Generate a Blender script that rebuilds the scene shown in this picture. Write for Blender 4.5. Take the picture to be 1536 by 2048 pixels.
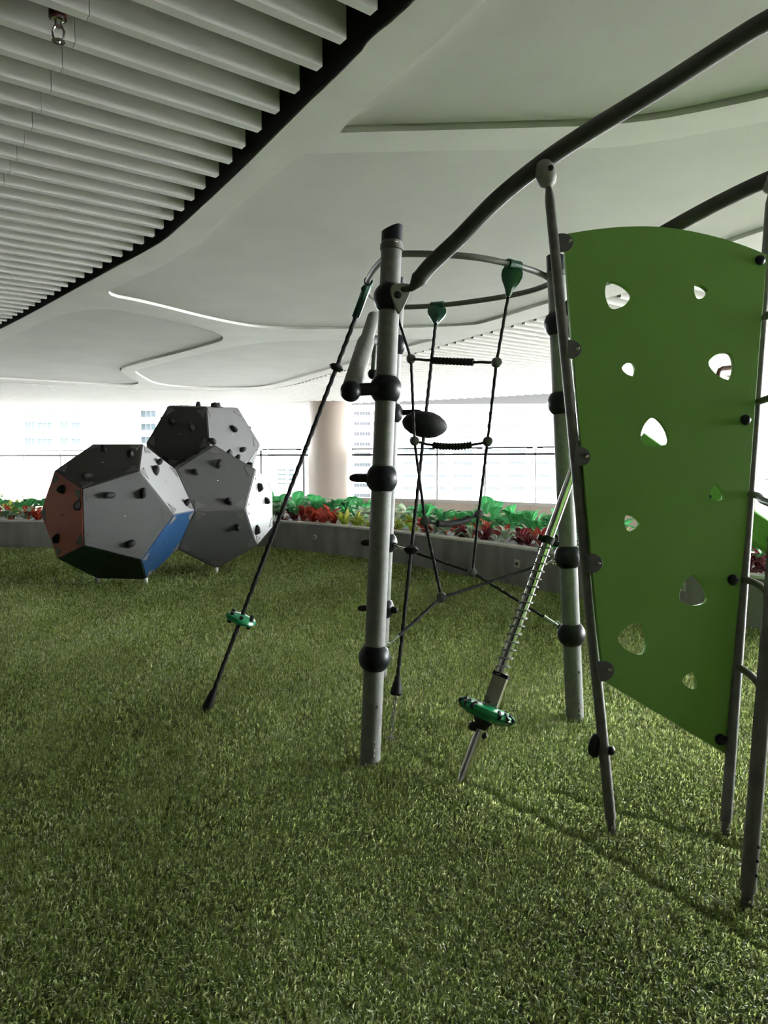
import bpy, bmesh, math, random
import numpy as np
from mathutils import Vector, Matrix, Quaternion

# ------------------------------------------------------------------ camera, sky, exposure
for o in list(bpy.data.objects):
    bpy.data.objects.remove(o, do_unlink=True)
scene = bpy.context.scene
COL = scene.collection
F = 1400.0                     # focal length in pixels of the 1536x2048 frame
PITCH = math.radians(4.2)      # camera tips down
CAMZ = 1.5
CAM = Vector((0, 0, CAMZ))
cd = bpy.data.cameras.new('camera')
cd.sensor_fit = 'VERTICAL'
cd.sensor_height = 36.0
cd.sensor_width = 27.0
cd.lens = F / 2048.0 * 36.0
cd.clip_start = 0.05
cd.clip_end = 1000
cam = bpy.data.objects.new('camera', cd)
COL.objects.link(cam)
cam.location = CAM
cam.rotation_euler = (math.radians(90) - PITCH, 0, 0)
scene.camera = cam

SKY = 30.0
world = bpy.data.worlds.new('overcast_sky')
scene.world = world
world.use_nodes = True
bg = world.node_tree.nodes['Background']
bg.inputs['Color'].default_value = (0.95, 0.98, 1.0, 1)
bg.inputs['Strength'].default_value = SKY

vs = scene.view_settings
vs.view_transform = 'Standard'
vs.look = 'None'
vs.gamma = 1.0
vs.use_curve_mapping = False
vs.exposure = 1.0
scene.cycles.max_bounces = 10
scene.cycles.diffuse_bounces = 6
scene.cycles.transparent_max_bounces = 16
scene.cycles.use_denoising = True

rnd = random.Random(7)

# ------------------------------------------------------------------ pixel <-> place
cP, sP = math.cos(PITCH), math.sin(PITCH)
def ray(px, py):
    xc = (px - 768.0) / F
    yc = -(py - 1024.0) / F
    return Vector((xc, cP + yc * sP, -sP + yc * cP))
def at(px, py, Y):
    d = ray(px, py)
    return CAM + d * (Y / d.y)
def atz(px, py, z):
    d = ray(px, py)
    return CAM + d * ((z - CAMZ) / d.z)
def G(px, py):
    return atz(px, py, 0.0)
def proj(P):
    v = Vector(P) - CAM
    dep = v.y * cP - v.z * sP
    up = v.y * sP + v.z * cP
    return 768 + F * v.x / dep, 1024 - F * up / dep
def on_plane(px, py, P0, N):
    d = ray(px, py)
    return CAM + d * ((P0 - CAM).dot(N) / d.dot(N))

# ------------------------------------------------------------------ materials
def _nodes(name):
    m = bpy.data.materials.new(name)
    m.use_nodes = True
    nt = m.node_tree
    return m, nt, nt.nodes['Principled BSDF']
def mat(name, col, rough=0.5, metal=0.0, var=0.0, scale=8.0, bump=0.0, bscale=60.0, spec=0.5, detail=6.0, stretch=None, col2=None, coat=0.0):
    m, nt, b = _nodes(name)
    c = tuple(col) + (1,)
    b.inputs['Base Color'].default_value = c
    b.inputs['Roughness'].default_value = rough
    b.inputs['Metallic'].default_value = metal
    b.inputs['Specular IOR Level'].default_value = spec
    b.inputs['Coat Weight'].default_value = coat
    tc = nt.nodes.new('ShaderNodeTexCoord')
    src = tc.outputs['Object']
    if stretch:
        mp = nt.nodes.new('ShaderNodeMapping')
        mp.inputs['Scale'].default_value = stretch
        nt.links.new(src, mp.inputs['Vector'])
        src = mp.outputs['Vector']
    if var > 0 or col2:
        n = nt.nodes.new('ShaderNodeTexNoise')
        n.inputs['Scale'].default_value = scale
        n.inputs['Detail'].default_value = detail
        nt.links.new(src, n.inputs['Vector'])
        r = nt.nodes.new('ShaderNodeValToRGB')
        lo = tuple(max(0, x * (1 - var)) for x in col)
        hi = tuple(min(1, x * (1 + var)) for x in (col2 or col))
        r.color_ramp.elements[0].position = 0.3
        r.color_ramp.elements[0].color = lo + (1,)
        r.color_ramp.elements[1].position = 0.7
        r.color_ramp.elements[1].color = hi + (1,)
        nt.links.new(n.outputs['Fac'], r.inputs['Fac'])
        nt.links.new(r.outputs['Color'], b.inputs['Base Color'])
        mr = nt.nodes.new('ShaderNodeMapRange')
        mr.inputs['To Min'].default_value = max(0.02, rough - 0.08)
        mr.inputs['To Max'].default_value = min(1, rough + 0.08)
        nt.links.new(n.outputs['Fac'], mr.inputs['Value'])
        nt.links.new(mr.outputs['Result'], b.inputs['Roughness'])
    if bump > 0:
        n2 = nt.nodes.new('ShaderNodeTexNoise')
        n2.inputs['Scale'].default_value = bscale
        n2.inputs['Detail'].default_value = 4
        nt.links.new(src, n2.inputs['Vector'])
        bp = nt.nodes.new('ShaderNodeBump')
        bp.inputs['Strength'].default_value = bump
        bp.inputs['Distance'].default_value = 0.01
        nt.links.new(n2.outputs['Fac'], bp.inputs['Height'])
        nt.links.new(bp.outputs['Normal'], b.inputs['Normal'])
    return m

M = {}
M['slat'] = mat('painted_slat', (0.66, 0.65, 0.605), 0.5, var=0.03, scale=3)
M['plenum'] = mat('black_plenum', (0.004, 0.004, 0.004), 0.95)
M['soffit'] = mat('painted_soffit', (0.62, 0.61, 0.57), 0.75, var=0.05, scale=1.2, bump=0.08, bscale=25)
M['rib'] = mat('painted_rib', (0.72, 0.71, 0.66), 0.7, var=0.05, scale=2.0, bump=0.08, bscale=25)
M['galv'] = mat('galvanised_steel', (0.19, 0.19, 0.18), 0.6, metal=0.15, var=0.16, scale=26, bump=0.05, bscale=90)
M['dkgalv'] = mat('weathered_steel', (0.145, 0.140, 0.130), 0.5, metal=0.15, var=0.18, scale=22, bump=0.05, bscale=90)
M['arch'] = mat('dark_arch_steel', (0.046, 0.045, 0.040), 0.55, metal=0.1, var=0.15, scale=22)
M['housing'] = mat('brushed_housing', (0.42, 0.36, 0.31), 0.3, metal=0.7, var=0.06, scale=20)
M['chrome'] = mat('stainless_steel', (0.62, 0.60, 0.57), 0.16, metal=1.0, var=0.04, scale=30)
M['black'] = mat('black_plastic', (0.006, 0.007, 0.011), 0.40, var=0.1, scale=20, spec=0.3)
M['rubber'] = mat('black_rubber', (0.010, 0.010, 0.010), 0.65, spec=0.25, var=0.2, scale=40, bump=0.2, bscale=200)
M['rope'] = mat('black_rope', (0.010, 0.010, 0.010), 0.85, var=0.3, scale=120, bump=0.5, bscale=300)
M['node'] = mat('grey_rope_node', (0.035, 0.035, 0.035), 0.5, var=0.1, scale=30)
M['bracket'] = mat('cast_bracket', (0.27, 0.26, 0.24), 0.55, metal=0.1, var=0.12, scale=30)
M['tab'] = mat('grey_plastic_tab', (0.085, 0.085, 0.08), 0.45, var=0.1, scale=30)
M['greenp'] = mat('green_panel', (0.185, 0.385, 0.072), 0.5, var=0.04, scale=2.5, spec=0.35, bump=0.02, bscale=120)
M['emerald'] = mat('emerald_plastic', (0.010, 0.22, 0.085), 0.25, var=0.08, scale=20)
M['dkgreen'] = mat('dark_green_casting', (0.006, 0.060, 0.034), 0.28, var=0.08, scale=20)
M['slide'] = mat('light_green_plastic', (0.20, 0.52, 0.10), 0.4, var=0.06, scale=6)
M['b_light'] = mat('light_grey_board', (0.098, 0.098, 0.096), 0.5, var=0.05, scale=5, bump=0.02, bscale=150)
M['b_mid'] = mat('mid_grey_board', (0.072, 0.072, 0.069), 0.5, var=0.05, scale=5, bump=0.02, bscale=150)
M['b_dark'] = mat('charcoal_board', (0.026, 0.026, 0.024), 0.5, var=0.08, scale=5, bump=0.02, bscale=150)
M['b_white'] = mat('off_white_board', (0.19, 0.19, 0.19), 0.5, var=0.03, scale=5, bump=0.02, bscale=150)
M['b_red'] = mat('brick_red_board', (0.44, 0.105, 0.068), 0.5, var=0.06, scale=5, bump=0.02, bscale=150)
M['b_blue'] = mat('blue_board', (0.006, 0.040, 0.105), 0.5, var=0.05, scale=5, bump=0.02, bscale=150)
M['b_green'] = mat('dark_green_board', (0.012, 0.035, 0.024), 0.5, var=0.08, scale=5)
M['plate'] = mat('steel_corner_plate', (0.105, 0.10, 0.097), 0.5, metal=0.1, var=0.1, scale=30)
M['concrete'] = mat('planter_concrete', (0.23, 0.222, 0.213), 0.8, var=0.25, scale=5, bump=0.1, bscale=60, stretch=(1, 1, 0.25))
M['coping'] = mat('pale_coping', (0.62, 0.61, 0.58), 0.6, var=0.06, scale=8)
M['soil'] = mat('dark_soil', (0.02, 0.014, 0.01), 0.95, var=0.4, scale=30)
M['column'] = mat('column_paint', (0.29, 0.235, 0.195), 0.6, var=0.05, scale=2, stretch=(1, 1, 0.2))
M['parapet'] = mat('tan_parapet', (0.33, 0.265, 0.215), 0.7, var=0.06, scale=2)
M['parcap'] = mat('parapet_cap', (0.32, 0.30, 0.27), 0.6, var=0.05, scale=3)
M['cream'] = mat('cream_wall', (0.62, 0.56, 0.47), 0.7, var=0.04, scale=1.5)
M['blocker'] = mat('grey_light_blocker', (0.16, 0.155, 0.15), 0.8, var=0.05, scale=1.0)  # for the unseen walls added to block light
M['doorp'] = mat('pale_door', (0.70, 0.66, 0.60), 0.5, var=0.03, scale=3)
M['railm'] = mat('dark_rail', (0.035, 0.035, 0.035), 0.4, metal=0.6, var=0.1, scale=20)
M['postm'] = mat('pale_rail_post', (0.45, 0.45, 0.43), 0.4, metal=0.5, var=0.05, scale=20)
M['bwall'] = mat('white_facade', (0.22, 0.22, 0.22), 0.8, var=0.02, scale=0.2)
M['bpane'] = mat('pale_blue_pane', (0.030, 0.038, 0.041), 0.6, var=0.25, scale=0.35, spec=0.0)
M['bpane2'] = mat('pale_lilac_pane', (0.037, 0.037, 0.042), 0.6, var=0.2, scale=0.3, spec=0.0)
M['bframe'] = mat('facade_window_frame', (0.048, 0.052, 0.052), 0.6, var=0.03, scale=0.5)
M['street'] = mat('hazy_street', (0.14, 0.14, 0.135), 0.9, var=0.1, scale=0.05)
M['ledge'] = mat('ledge_concrete', (0.30, 0.29, 0.27), 0.9, var=0.1, scale=2)
M['redpipe'] = mat('dark_red_pipe', (0.045, 0.004, 0.006), 0.45, var=0.1, scale=30)
M['outlet'] = mat('outlet_cover', (0.50, 0.49, 0.46), 0.5, var=0.05, scale=40)
M['outlet_dark'] = mat('outlet_inside', (0.06, 0.06, 0.06), 0.6)
M['brown'] = mat('brown_pipe', (0.10, 0.045, 0.03), 0.5, var=0.1, scale=20)
M['stem'] = mat('green_stem', (0.10, 0.16, 0.05), 0.6, var=0.2, scale=30)

def glass_mat():
    m = bpy.data.materials.new('clear_glass')
    m.use_nodes = True
    nt = m.node_tree
    nt.nodes.clear()
    out = nt.nodes.new('ShaderNodeOutputMaterial')
    mix = nt.nodes.new('ShaderNodeMixShader')
    tr = nt.nodes.new('ShaderNodeBsdfTransparent')
    tr.inputs['Color'].default_value = (0.93, 0.97, 0.96, 1)
    gl = nt.nodes.new('ShaderNodeBsdfGlossy')
    gl.inputs['Roughness'].default_value = 0.02
    fr = nt.nodes.new('ShaderNodeFresnel')
    fr.inputs['IOR'].default_value = 1.35
    nt.links.new(fr.outputs[0], mix.inputs[0])
    nt.links.new(tr.outputs[0], mix.inputs[1])
    nt.links.new(gl.outputs[0], mix.inputs[2])
    nt.links.new(mix.outputs[0], out.inputs[0])
    return m
M['glass'] = glass_mat()

def leaf_mat(name, c1, c2, c3, edge):
    """leaf colours vary from plant to plant; a paler midrib/margin runs along the leaf"""
    m, nt, b = _nodes(name)
    oi = nt.nodes.new('ShaderNodeObjectInfo')
    rp = nt.nodes.new('ShaderNodeValToRGB')
    rp.color_ramp.elements[0].color = tuple(c1) + (1,)
    rp.color_ramp.elements[1].color = tuple(c3) + (1,)
    e = rp.color_ramp.elements.new(0.5)
    e.color = tuple(c2) + (1,)
    nt.links.new(oi.outputs['Random'], rp.inputs['Fac'])
    at_ = nt.nodes.new('ShaderNodeAttribute')
    at_.attribute_name = 'across'
    r2 = nt.nodes.new('ShaderNodeValToRGB')
    r2.color_ramp.elements[0].position = 0.0
    r2.color_ramp.elements[0].color = (0.55, 0.55, 0.55, 1)
    r2.color_ramp.elements[1].position = 0.25
    r2.color_ramp.elements[1].color = (0, 0, 0, 1)
    e2 = r2.color_ramp.elements.new(1.0)
    e2.color = (0.4, 0.4, 0.4, 1)
    e3 = r2.color_ramp.elements.new(0.8)
    e3.color = (0, 0, 0, 1)
    nt.links.new(at_.outputs['Fac'], r2.inputs['Fac'])
    mx = nt.nodes.new('ShaderNodeMix')
    mx.data_type = 'RGBA'
    nt.links.new(r2.outputs['Color'], mx.inputs['Factor'])
    nt.links.new(rp.outputs['Color'], mx.inputs['A'])
    mx.inputs['B'].default_value = tuple(edge) + (1,)
    nt.links.new(mx.outputs['Result'], b.inputs['Base Color'])
    b.inputs['Roughness'].default_value = 0.35
    tl = nt.nodes.new('ShaderNodeBsdfTranslucent')
    nt.links.new(mx.outputs['Result'], tl.inputs['Color'])
    ms = nt.nodes.new('ShaderNodeMixShader')
    ms.inputs[0].default_value = 0.5
    out = nt.nodes['Material Output']
    nt.links.new(b.outputs[0], ms.inputs[1])
    nt.links.new(tl.outputs[0], ms.inputs[2])
    nt.links.new(ms.outputs[0], out.inputs[0])
    return m
M['leaf_red'] = leaf_mat('red_leaf', (0.42, 0.03, 0.025), (0.55, 0.09, 0.04), (0.22, 0.015, 0.03), (0.70, 0.30, 0.22))
M['leaf_burg'] = leaf_mat('burgundy_leaf', (0.12, 0.01, 0.02), (0.20, 0.015, 0.025), (0.05, 0.01, 0.015), (0.62, 0.40, 0.40))
M['leaf_lime'] = leaf_mat('lime_leaf', (0.45, 0.50, 0.06), (0.30, 0.45, 0.05), (0.58, 0.55, 0.12), (0.70, 0.68, 0.25))
M['leaf_green'] = leaf_mat('green_leaf', (0.045, 0.26, 0.07), (0.06, 0.36, 0.11), (0.03, 0.16, 0.05), (0.22, 0.55, 0.25))
M['leaf_pale'] = leaf_mat('pale_leaf', (0.42, 0.50, 0.38), (0.16, 0.34, 0.20), (0.55, 0.55, 0.40), (0.75, 0.76, 0.60))

def turf_mat(name, blades):
    m, nt, b = _nodes(name)
    rp = nt.nodes.new('ShaderNodeValToRGB')
    els = rp.color_ramp.elements
    els[0].position = 0.0
    els[0].color = (0.030, 0.055, 0.012, 1)
    els[1].position = 1.0
    els[1].color = (0.86, 0.89, 0.74, 1)
    for p, c in ((0.28, (0.16, 0.25, 0.055, 1)), (0.55, (0.38, 0.50, 0.13, 1)), (0.80, (0.66, 0.72, 0.36, 1)), (0.93, (0.74, 0.70, 0.50, 1))):
        e = els.new(p)
        e.color = c
    if blades:
        a = nt.nodes.new('ShaderNodeAttribute')
        a.attribute_name = 'tone'
        nt.links.new(a.outputs['Fac'], rp.inputs['Fac'])
    else:
        tc = nt.nodes.new('ShaderNodeTexCoord')
        n = nt.nodes.new('ShaderNodeTexNoise')
        n.inputs['Scale'].default_value = 70
        n.inputs['Detail'].default_value = 3
        nt.links.new(tc.outputs['Object'], n.inputs['Vector'])
        mr = nt.nodes.new('ShaderNodeMapRange')
        mr.inputs['From Min'].default_value = 0.3
        mr.inputs['From Max'].default_value = 0.75
        mr.inputs['To Max'].default_value = 0.7
        nt.links.new(n.outputs['Fac'], mr.inputs['Value'])
        nt.links.new(mr.outputs['Result'], rp.inputs['Fac'])
        bp = nt.nodes.new('ShaderNodeBump')
        bp.inputs['Strength'].default_value = 0.8
        bp.inputs['Distance'].default_value = 0.02
        nt.links.new(n.outputs['Fac'], bp.inputs['Height'])
        nt.links.new(bp.outputs['Normal'], b.inputs['Normal'])
    nt.links.new(rp.outputs['Color'], b.inputs['Base Color'])
    b.inputs['Roughness'].default_value = 0.38
    b.inputs['Specular IOR Level'].default_value = 0.8
    if blades:
        tl = nt.nodes.new('ShaderNodeBsdfTranslucent')
        gm = nt.nodes.new('ShaderNodeMix')
        gm.data_type = 'RGBA'
        gm.inputs['Factor'].default_value = 0.35
        gm.inputs['B'].default_value = (0.74, 0.80, 0.29, 1)
        nt.links.new(rp.outputs['Color'], gm.inputs['A'])
        nt.links.new(gm.outputs['Result'], tl.inputs['Color'])
        ms = nt.nodes.new('ShaderNodeMixShader')
        ms.inputs[0].default_value = 0.68
        nt.links.new(b.outputs[0], ms.inputs[1])
        nt.links.new(tl.outputs[0], ms.inputs[2])
        nt.links.new(ms.outputs[0], nt.nodes['Material Output'].inputs[0])
    return m
M['turf'] = turf_mat('turf_backing', False)
M['blade'] = turf_mat('turf_blade', True)

# ------------------------------------------------------------------ object helpers
def mk_mesh(name, v, f, smooth=False, sharp=None):
    me = bpy.data.meshes.new(name)
    me.from_pydata([tuple(p) for p in v], [], f)
    if smooth:
        me.shade_smooth()
        if sharp is not None:
            me.set_sharp_from_angle(angle=math.radians(sharp))
    me.update()
    return me
def par(o, parent):
    o.parent = parent
    o.matrix_parent_inverse = parent.matrix_basis.inverted() if parent.parent is None else (parent.parent.matrix_basis @ parent.matrix_parent_inverse @ parent.matrix_basis).inverted()
def link(name, me, m=None, parent=None, mw=None):
    o = bpy.data.objects.new(name, me)
    COL.objects.link(o)
    if mw is not None:
        o.matrix_basis = mw
    if m is not None and me is not None and not me.materials:
        me.materials.append(m)
    if parent is not None:
        par(o, parent)
    return o
class MB:
    def __init__(s):
        s.v, s.f = [], []
    def add(s, v, f):
        n = len(s.v)
        s.v += [Vector(p) for p in v]
        s.f += [tuple(i + n for i in q) for q in f]
        return s
    def tube(s, pts, r, seg=12, cap=True, closed=False):
        s.add(*tube(pts, r, seg, cap, closed))
        return s
    def lathe(s, c, axis, prof, seg=20):
        s.add(*lathe(c, axis, prof, seg))
        return s
    def box(s, c, ax, ay, az, h):
        """box centred at c, half sizes h along unit axes"""
        vs_ = [Vector(c) + ax * (h[0] * i) + ay * (h[1] * j) + az * (h[2] * k) for k in (-1, 1) for j in (-1, 1) for i in (-1, 1)]
        s.add(vs_, [(0, 2, 3, 1), (4, 5, 7, 6), (0, 1, 5, 4), (2, 6, 7, 3), (0, 4, 6, 2), (1, 3, 7, 5)])
        return s
    def aabox(s, a, b):
        c = [(a[i] + b[i]) / 2 for i in range(3)]
        h = [abs(b[i] - a[i]) / 2 for i in range(3)]
        return s.box(c, Vector((1, 0, 0)), Vector((0, 1, 0)), Vector((0, 0, 1)), h)
    def build(s, name, m, parent=None, smooth=True, sharp=40):
        return link(name, mk_mesh(name, s.v, s.f, smooth, sharp), m, parent)
def tube(pts, r, seg=12, cap=True, closed=False):
    pts = [Vector(p) for p in pts]
    n = len(pts)
    rs = r if isinstance(r, (list, tuple)) else [r] * n
    T = []
    for i in range(n):
        a = pts[(i - 1) % n] if (closed or i > 0) else pts[i]
        b = pts[(i + 1) % n] if (closed or i < n - 1) else pts[i]
        d = b - a
        T.append(d.normalized() if d.length > 1e-9 else Vector((0, 0, 1)))
    up = Vector((0, 0, 1)) if abs(T[0].z) < 0.9 else Vector((1, 0, 0))
    u = T[0].cross(up).normalized()
    v, f = [], []
    for i in range(n):
        u = (u - T[i] * u.dot(T[i])).normalized()
        w = T[i].cross(u)
        for k in range(seg):
            a = 2 * math.pi * k / seg
            v.append(pts[i] + (u * math.cos(a) + w * math.sin(a)) * rs[i])
    for i in range(n if closed else n - 1):
        j = (i + 1) % n
        for k in range(seg):
            l = (k + 1) % seg
            f.append((i * seg + k, i * seg + l, j * seg + l, j * seg + k))
    if cap and not closed:
        f.append(tuple(reversed(range(seg))))
        f.append(tuple(range((n - 1) * seg, n * seg)))
    return v, f
def lathe(c, axis, prof, seg=20):
    """prof: list of (t along axis, radius)"""
    c, ax = Vector(c), Vector(axis).normalized()
    up = Vector((0, 0, 1)) if abs(ax.z) < 0.9 else Vector((1, 0, 0))
    u = ax.cross(up).normalized()
    w = ax.cross(u)
    v, f = [], []
    for (t, r) in prof:
        for k in range(seg):
            a = 2 * math.pi * k / seg
            v.append(c + ax * t + (u * math.cos(a) + w * math.sin(a)) * max(r, 1e-4))
    for i in range(len(prof) - 1):
        for k in range(seg):
            l = (k + 1) % seg
            f.append((i * seg + k, i * seg + l, (i + 1) * seg + l, (i + 1) * seg + k))
    f.append(tuple(reversed(range(seg))))
    f.append(tuple(range((len(prof) - 1) * seg, len(prof) * seg)))
    return v, f
def ball_prof(R, h, n=8, squash=1.0):
    a0 = math.asin(min(1, h / (R * squash)))
    return [(R * squash * math.sin(a0 * (2 * i / n - 1)), R * math.cos(a0 * (2 * i / n - 1))) for i in range(n + 1)]
def thing(name, label, cat, loc, group=None, rotz=0.0):
    o = bpy.data.objects.new(name, None)
    COL.objects.link(o)
    o.empty_display_size = 0.1
    o.location = loc
    o.rotation_euler = (0, 0, rotz)
    o['label'] = label
    o['category'] = cat
    if group:
        o['group'] = group
    o.matrix_basis = Matrix.Translation(Vector(loc)) @ Matrix.Rotation(rotz, 4, 'Z')
    return o
def tag(o, label, cat, group=None, kind=None):
    if label:
        o['label'] = label
    if cat:
        o['category'] = cat
    if group:
        o['group'] = group
    if kind:
        o['kind'] = kind
    return o
def smooth_path(pts, n=8, closed=False):
    """Catmull-Rom through the points"""
    P = [Vector(p) for p in pts]
    out = []
    N = len(P)
    for i in range(N if closed else N - 1):
        p0 = P[(i - 1) % N] if (closed or i > 0) else P[i] * 2 - P[i + 1]
        p1, p2 = P[i], P[(i + 1) % N]
        p3 = P[(i + 2) % N] if (closed or i < N - 2) else P[i + 1] * 2 - P[i]
        for k in range(n):
            t = k / n
            out.append(0.5 * ((2 * p1) + (p2 - p0) * t + (2 * p0 - 5 * p1 + 4 * p2 - p3) * t * t + (3 * p1 - p0 - 3 * p2 + p3) * t ** 3))
    if not closed:
        out.append(P[-1])
    return out
def chaikin(pts, it=2):
    P = [Vector(p) for p in pts]
    for _ in range(it):
        Q = []
        for i in range(len(P)):
            a, b = P[i], P[(i + 1) % len(P)]
            Q += [a * 0.75 + b * 0.25, a * 0.25 + b * 0.75]
        P = Q
    return P
def sheet_mesh(name, outlines, half, bevel=0.0):
    """flat plate with holes from closed 2-D outlines (local xy), half thickness along z"""
    cu = bpy.data.curves.new(name, 'CURVE')
    cu.dimensions = '2D'
    cu.fill_mode = 'BOTH'
    cu.extrude = half
    cu.bevel_depth = bevel
    cu.bevel_resolution = 1
    cu.offset = -bevel
    for ol in outlines:
        sp = cu.splines.new('POLY')
        sp.points.add(len(ol) - 1)
        for i, p in enumerate(ol):
            sp.points[i].co = (p[0], p[1], 0, 1)
        sp.use_cyclic_u = True
    o = bpy.data.objects.new(name, cu)
    COL.objects.link(o)
    bpy.context.view_layer.update()
    dg = bpy.context.evaluated_depsgraph_get()
    me = bpy.data.meshes.new_from_object(o.evaluated_get(dg))
    bpy.data.objects.remove(o, do_unlink=True)
    bpy.data.curves.remove(cu)
    me.materials.clear()
    return me

# ------------------------------------------------------------------ the deck
PL_FRONT = [(-230, 1098), (0, 1097), (250, 1096), (500, 1094), (560, 1098), (640, 1106), (720, 1117), (800, 1129), (900, 1147), (1000, 1166), (1100, 1187), (1300, 1224), (1500, 1256), (1700, 1285)]
pf = smooth_path([G(*p) for p in PL_FRONT], 5)
pf = [Vector((p.x, p.y, 0)) for p in pf]
def offset_path(path, d):
    out = []
    for i, p in enumerate(path):
        a, b = path[max(0, i - 1)], path[min(len(path) - 1, i + 1)]
        t = (b - a).normalized()
        out.append(p + Vector((-t.y, t.x, 0)) * d)
    return out
pb = offset_path(pf, 2.1)
fl = MB()
left_far = [Vector((-16, -8, 0))] + [Vector((-16, pf[0].y, 0))] + pf + [Vector((14, pf[-1].y, 0)), Vector((14, -8, 0))]
me = sheet_mesh('floor', [[(p.x, p.y) for p in left_far]], 0.1)
floor = link('floor', me, M['turf'], mw=Matrix.Translation((0, 0, -0.1)))
tag(floor, 'green turf backing laid over the whole play deck', 'floor', kind='structure')
led = link('trim_1', mk_mesh('ledge', [(-40, 9, -0.62), (22, 5, -0.62), (22, 24, -0.62), (-40, 34, -0.62)], [(0, 1, 2, 3)]), M['ledge'])
tag(led, 'low concrete ledge behind the planter below the railing', 'ledge', kind='structure')

# ------------------------------------------------------------------ ceiling: slats and smooth soffit
HC = 3.5
def C2(p):
    q = atz(p[0], p[1], HC)
    return Vector((q.x, q.y, 0))
ISLAND = [(870, -40), (800, 31), (740, 78), (719, 109), (599, 224), (469, 354), (345, 468), (312, 492), (208, 547), (52, 633), (0, 659), (-120, 716), (-225, 757),
          (-120, 759), (0, 763), (99, 769), (255, 776.5), (385, 780), (470, 780.5), (530, 778), (575, 773), (667, 745), (820, 709), (1089, 632), (1257, 584), (1400, 543), (1536, 503), (1800, 425)]
# the panel recesses
PA = [(672, 266), (700, 265), (1081, 255), (1200, 251), (1277, 244), (1353, 233), (1536, 195), (1800, 130), (2100, 40), (2100, -150), (1300, -270), (970, 0), (800, 150)]
PB = [(592, 315), (598, 309), (603, 308), (618, 307.5), (700, 305), (1168, 297), (1235, 294), (1300, 286), (1400, 268), (1536, 243), (1800, 190), (1800, 372), (1536, 459), (1473, 480), (1233, 566), (1093, 607), (968, 647), (940, 651), (820, 656),
      (729, 657), (599, 659), (540, 657), (495, 653), (417, 638), (292, 606), (200, 589), (260, 562), (330, 530), (375, 503), (490, 400)]
PC = [(161, 606), (333, 638), (417, 659), (440, 669), (448, 676), (440, 685), (260, 731), (244, 737), (241, 743), (250, 750), (290, 771), (180, 768), (0, 757), (-120, 751), (-120, 738), (0, 684)]
PD = [(285, 737), (417, 702), (510, 686), (599, 681), (729, 680), (890, 676), (820, 692), (661, 738), (560, 767), (521, 774), (453, 776), (318, 773), (270, 746), (272, 741)]
def outline(px, it=0):
    P = [C2(p) for p in px]
    return chaikin(P, it) if it else P
# the island closes behind the camera, out of view to the right
isl = chaikin(outline(ISLAND) + [Vector((9.0, -3.0, 0)), Vector((1.5, -3.0, 0))], 1)
isl_world = [(p.x, p.y) for p in isl]
panels = [outline(PA, 1), outline(PB, 2), outline(PC, 2), outline(PD, 2)]
ceiling = link('ceiling', mk_mesh('ceiling', [(-26, -8, 3.98), (16, -8, 3.98), (16, 30, 3.98), (-26, 34, 3.98), (-26, -8, 4.1), (16, -8, 4.1), (16, 30, 4.1), (-26, 34, 4.1)],
               [(3, 2, 1, 0), (4, 5, 6, 7), (0, 1, 5, 4), (1, 2, 6, 5), (2, 3, 7, 6), (3, 0, 4, 7)]), M['plenum'])
tag(ceiling, 'slatted ceiling with smooth curved soffit over the play deck', 'ceiling', kind='structure')
me = sheet_mesh('soffit_frame', [isl_world] + [[(p.x, p.y) for p in P] for P in panels], 0.06)
soff = link('soffit_frame', me, M['rib'], ceiling, Matrix.Translation((0, 0, HC + 0.06)))
soff['label'] = 'smooth curved ribs framing the recessed soffit panels'
for P in panels:
    ar = sum(a.x * b.y - b.x * a.y for a, b in zip(P, P[1:] + P[:1]))
    ins = []
    for i, p in enumerate(P):
        t = (P[(i + 1) % len(P)] - P[i - 1]).normalized()
        ins.append(p + Vector((-t.y, t.x, 0)) * (0.022 if ar > 0 else -0.022))
    me = sheet_mesh('recessed_panel', [[(p.x, p.y) for p in ins]], 0.02)
    o = link('recessed_panel', me, M['soffit'], ceiling, Matrix.Translation((0, 0, HC + 0.052)))

gap_path = [Vector((x_, y_, 0)) for x_, y_ in isl_world]
gap_path.append(gap_path[0].copy())
def offset_closed(path, d):
    out = []
    n_ = len(path) - 1
    for i in range(n_ + 1):
        a, b = path[(i - 1) % n_], path[(i + 1) % n_]
        t = (b - a).normalized()
        out.append(path[i % n_] + Vector((-t.y, t.x, 0)) * d)
    return out
# facade line (x, y) from left to right
FAC = [(-27.0, 30.8), (-15.4, 28.5), (-9.0, 27.1), (-3.25, 25.6), (1.2, 23.7), (5.05, 21.2), (8.9, 17.9), (11.5, 15.2)]
facade = [Vector((p.x, p.y, 0)) for p in smooth_path([Vector((x, y, 0)) for x, y in FAC], 6)]
u2 = Vector((math.cos(math.radians(36.5)), math.sin(math.radians(36.5))))
n2 = Vector((-u2.y, u2.x))
isl_np = np.array(isl_world)
region = np.array([(p.x, p.y) for p in facade] + [(11.5, -6.0), (-12.0, -6.0), (-27.0, 8.0)])
def inside(poly, X, Y):
    r = np.zeros(X.shape, bool)
    n = len(poly)
    for i in range(n):
        x1, y1 = poly[i]
        x2, y2 = poly[(i + 1) % n]
        c = ((y1 > Y) != (y2 > Y))
        with np.errstate(divide='ignore', invalid='ignore'):
            xi = (x2 - x1) * (Y - y1) / (y2 - y1) + x1
        r ^= c & (X < xi)
    return r
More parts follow.
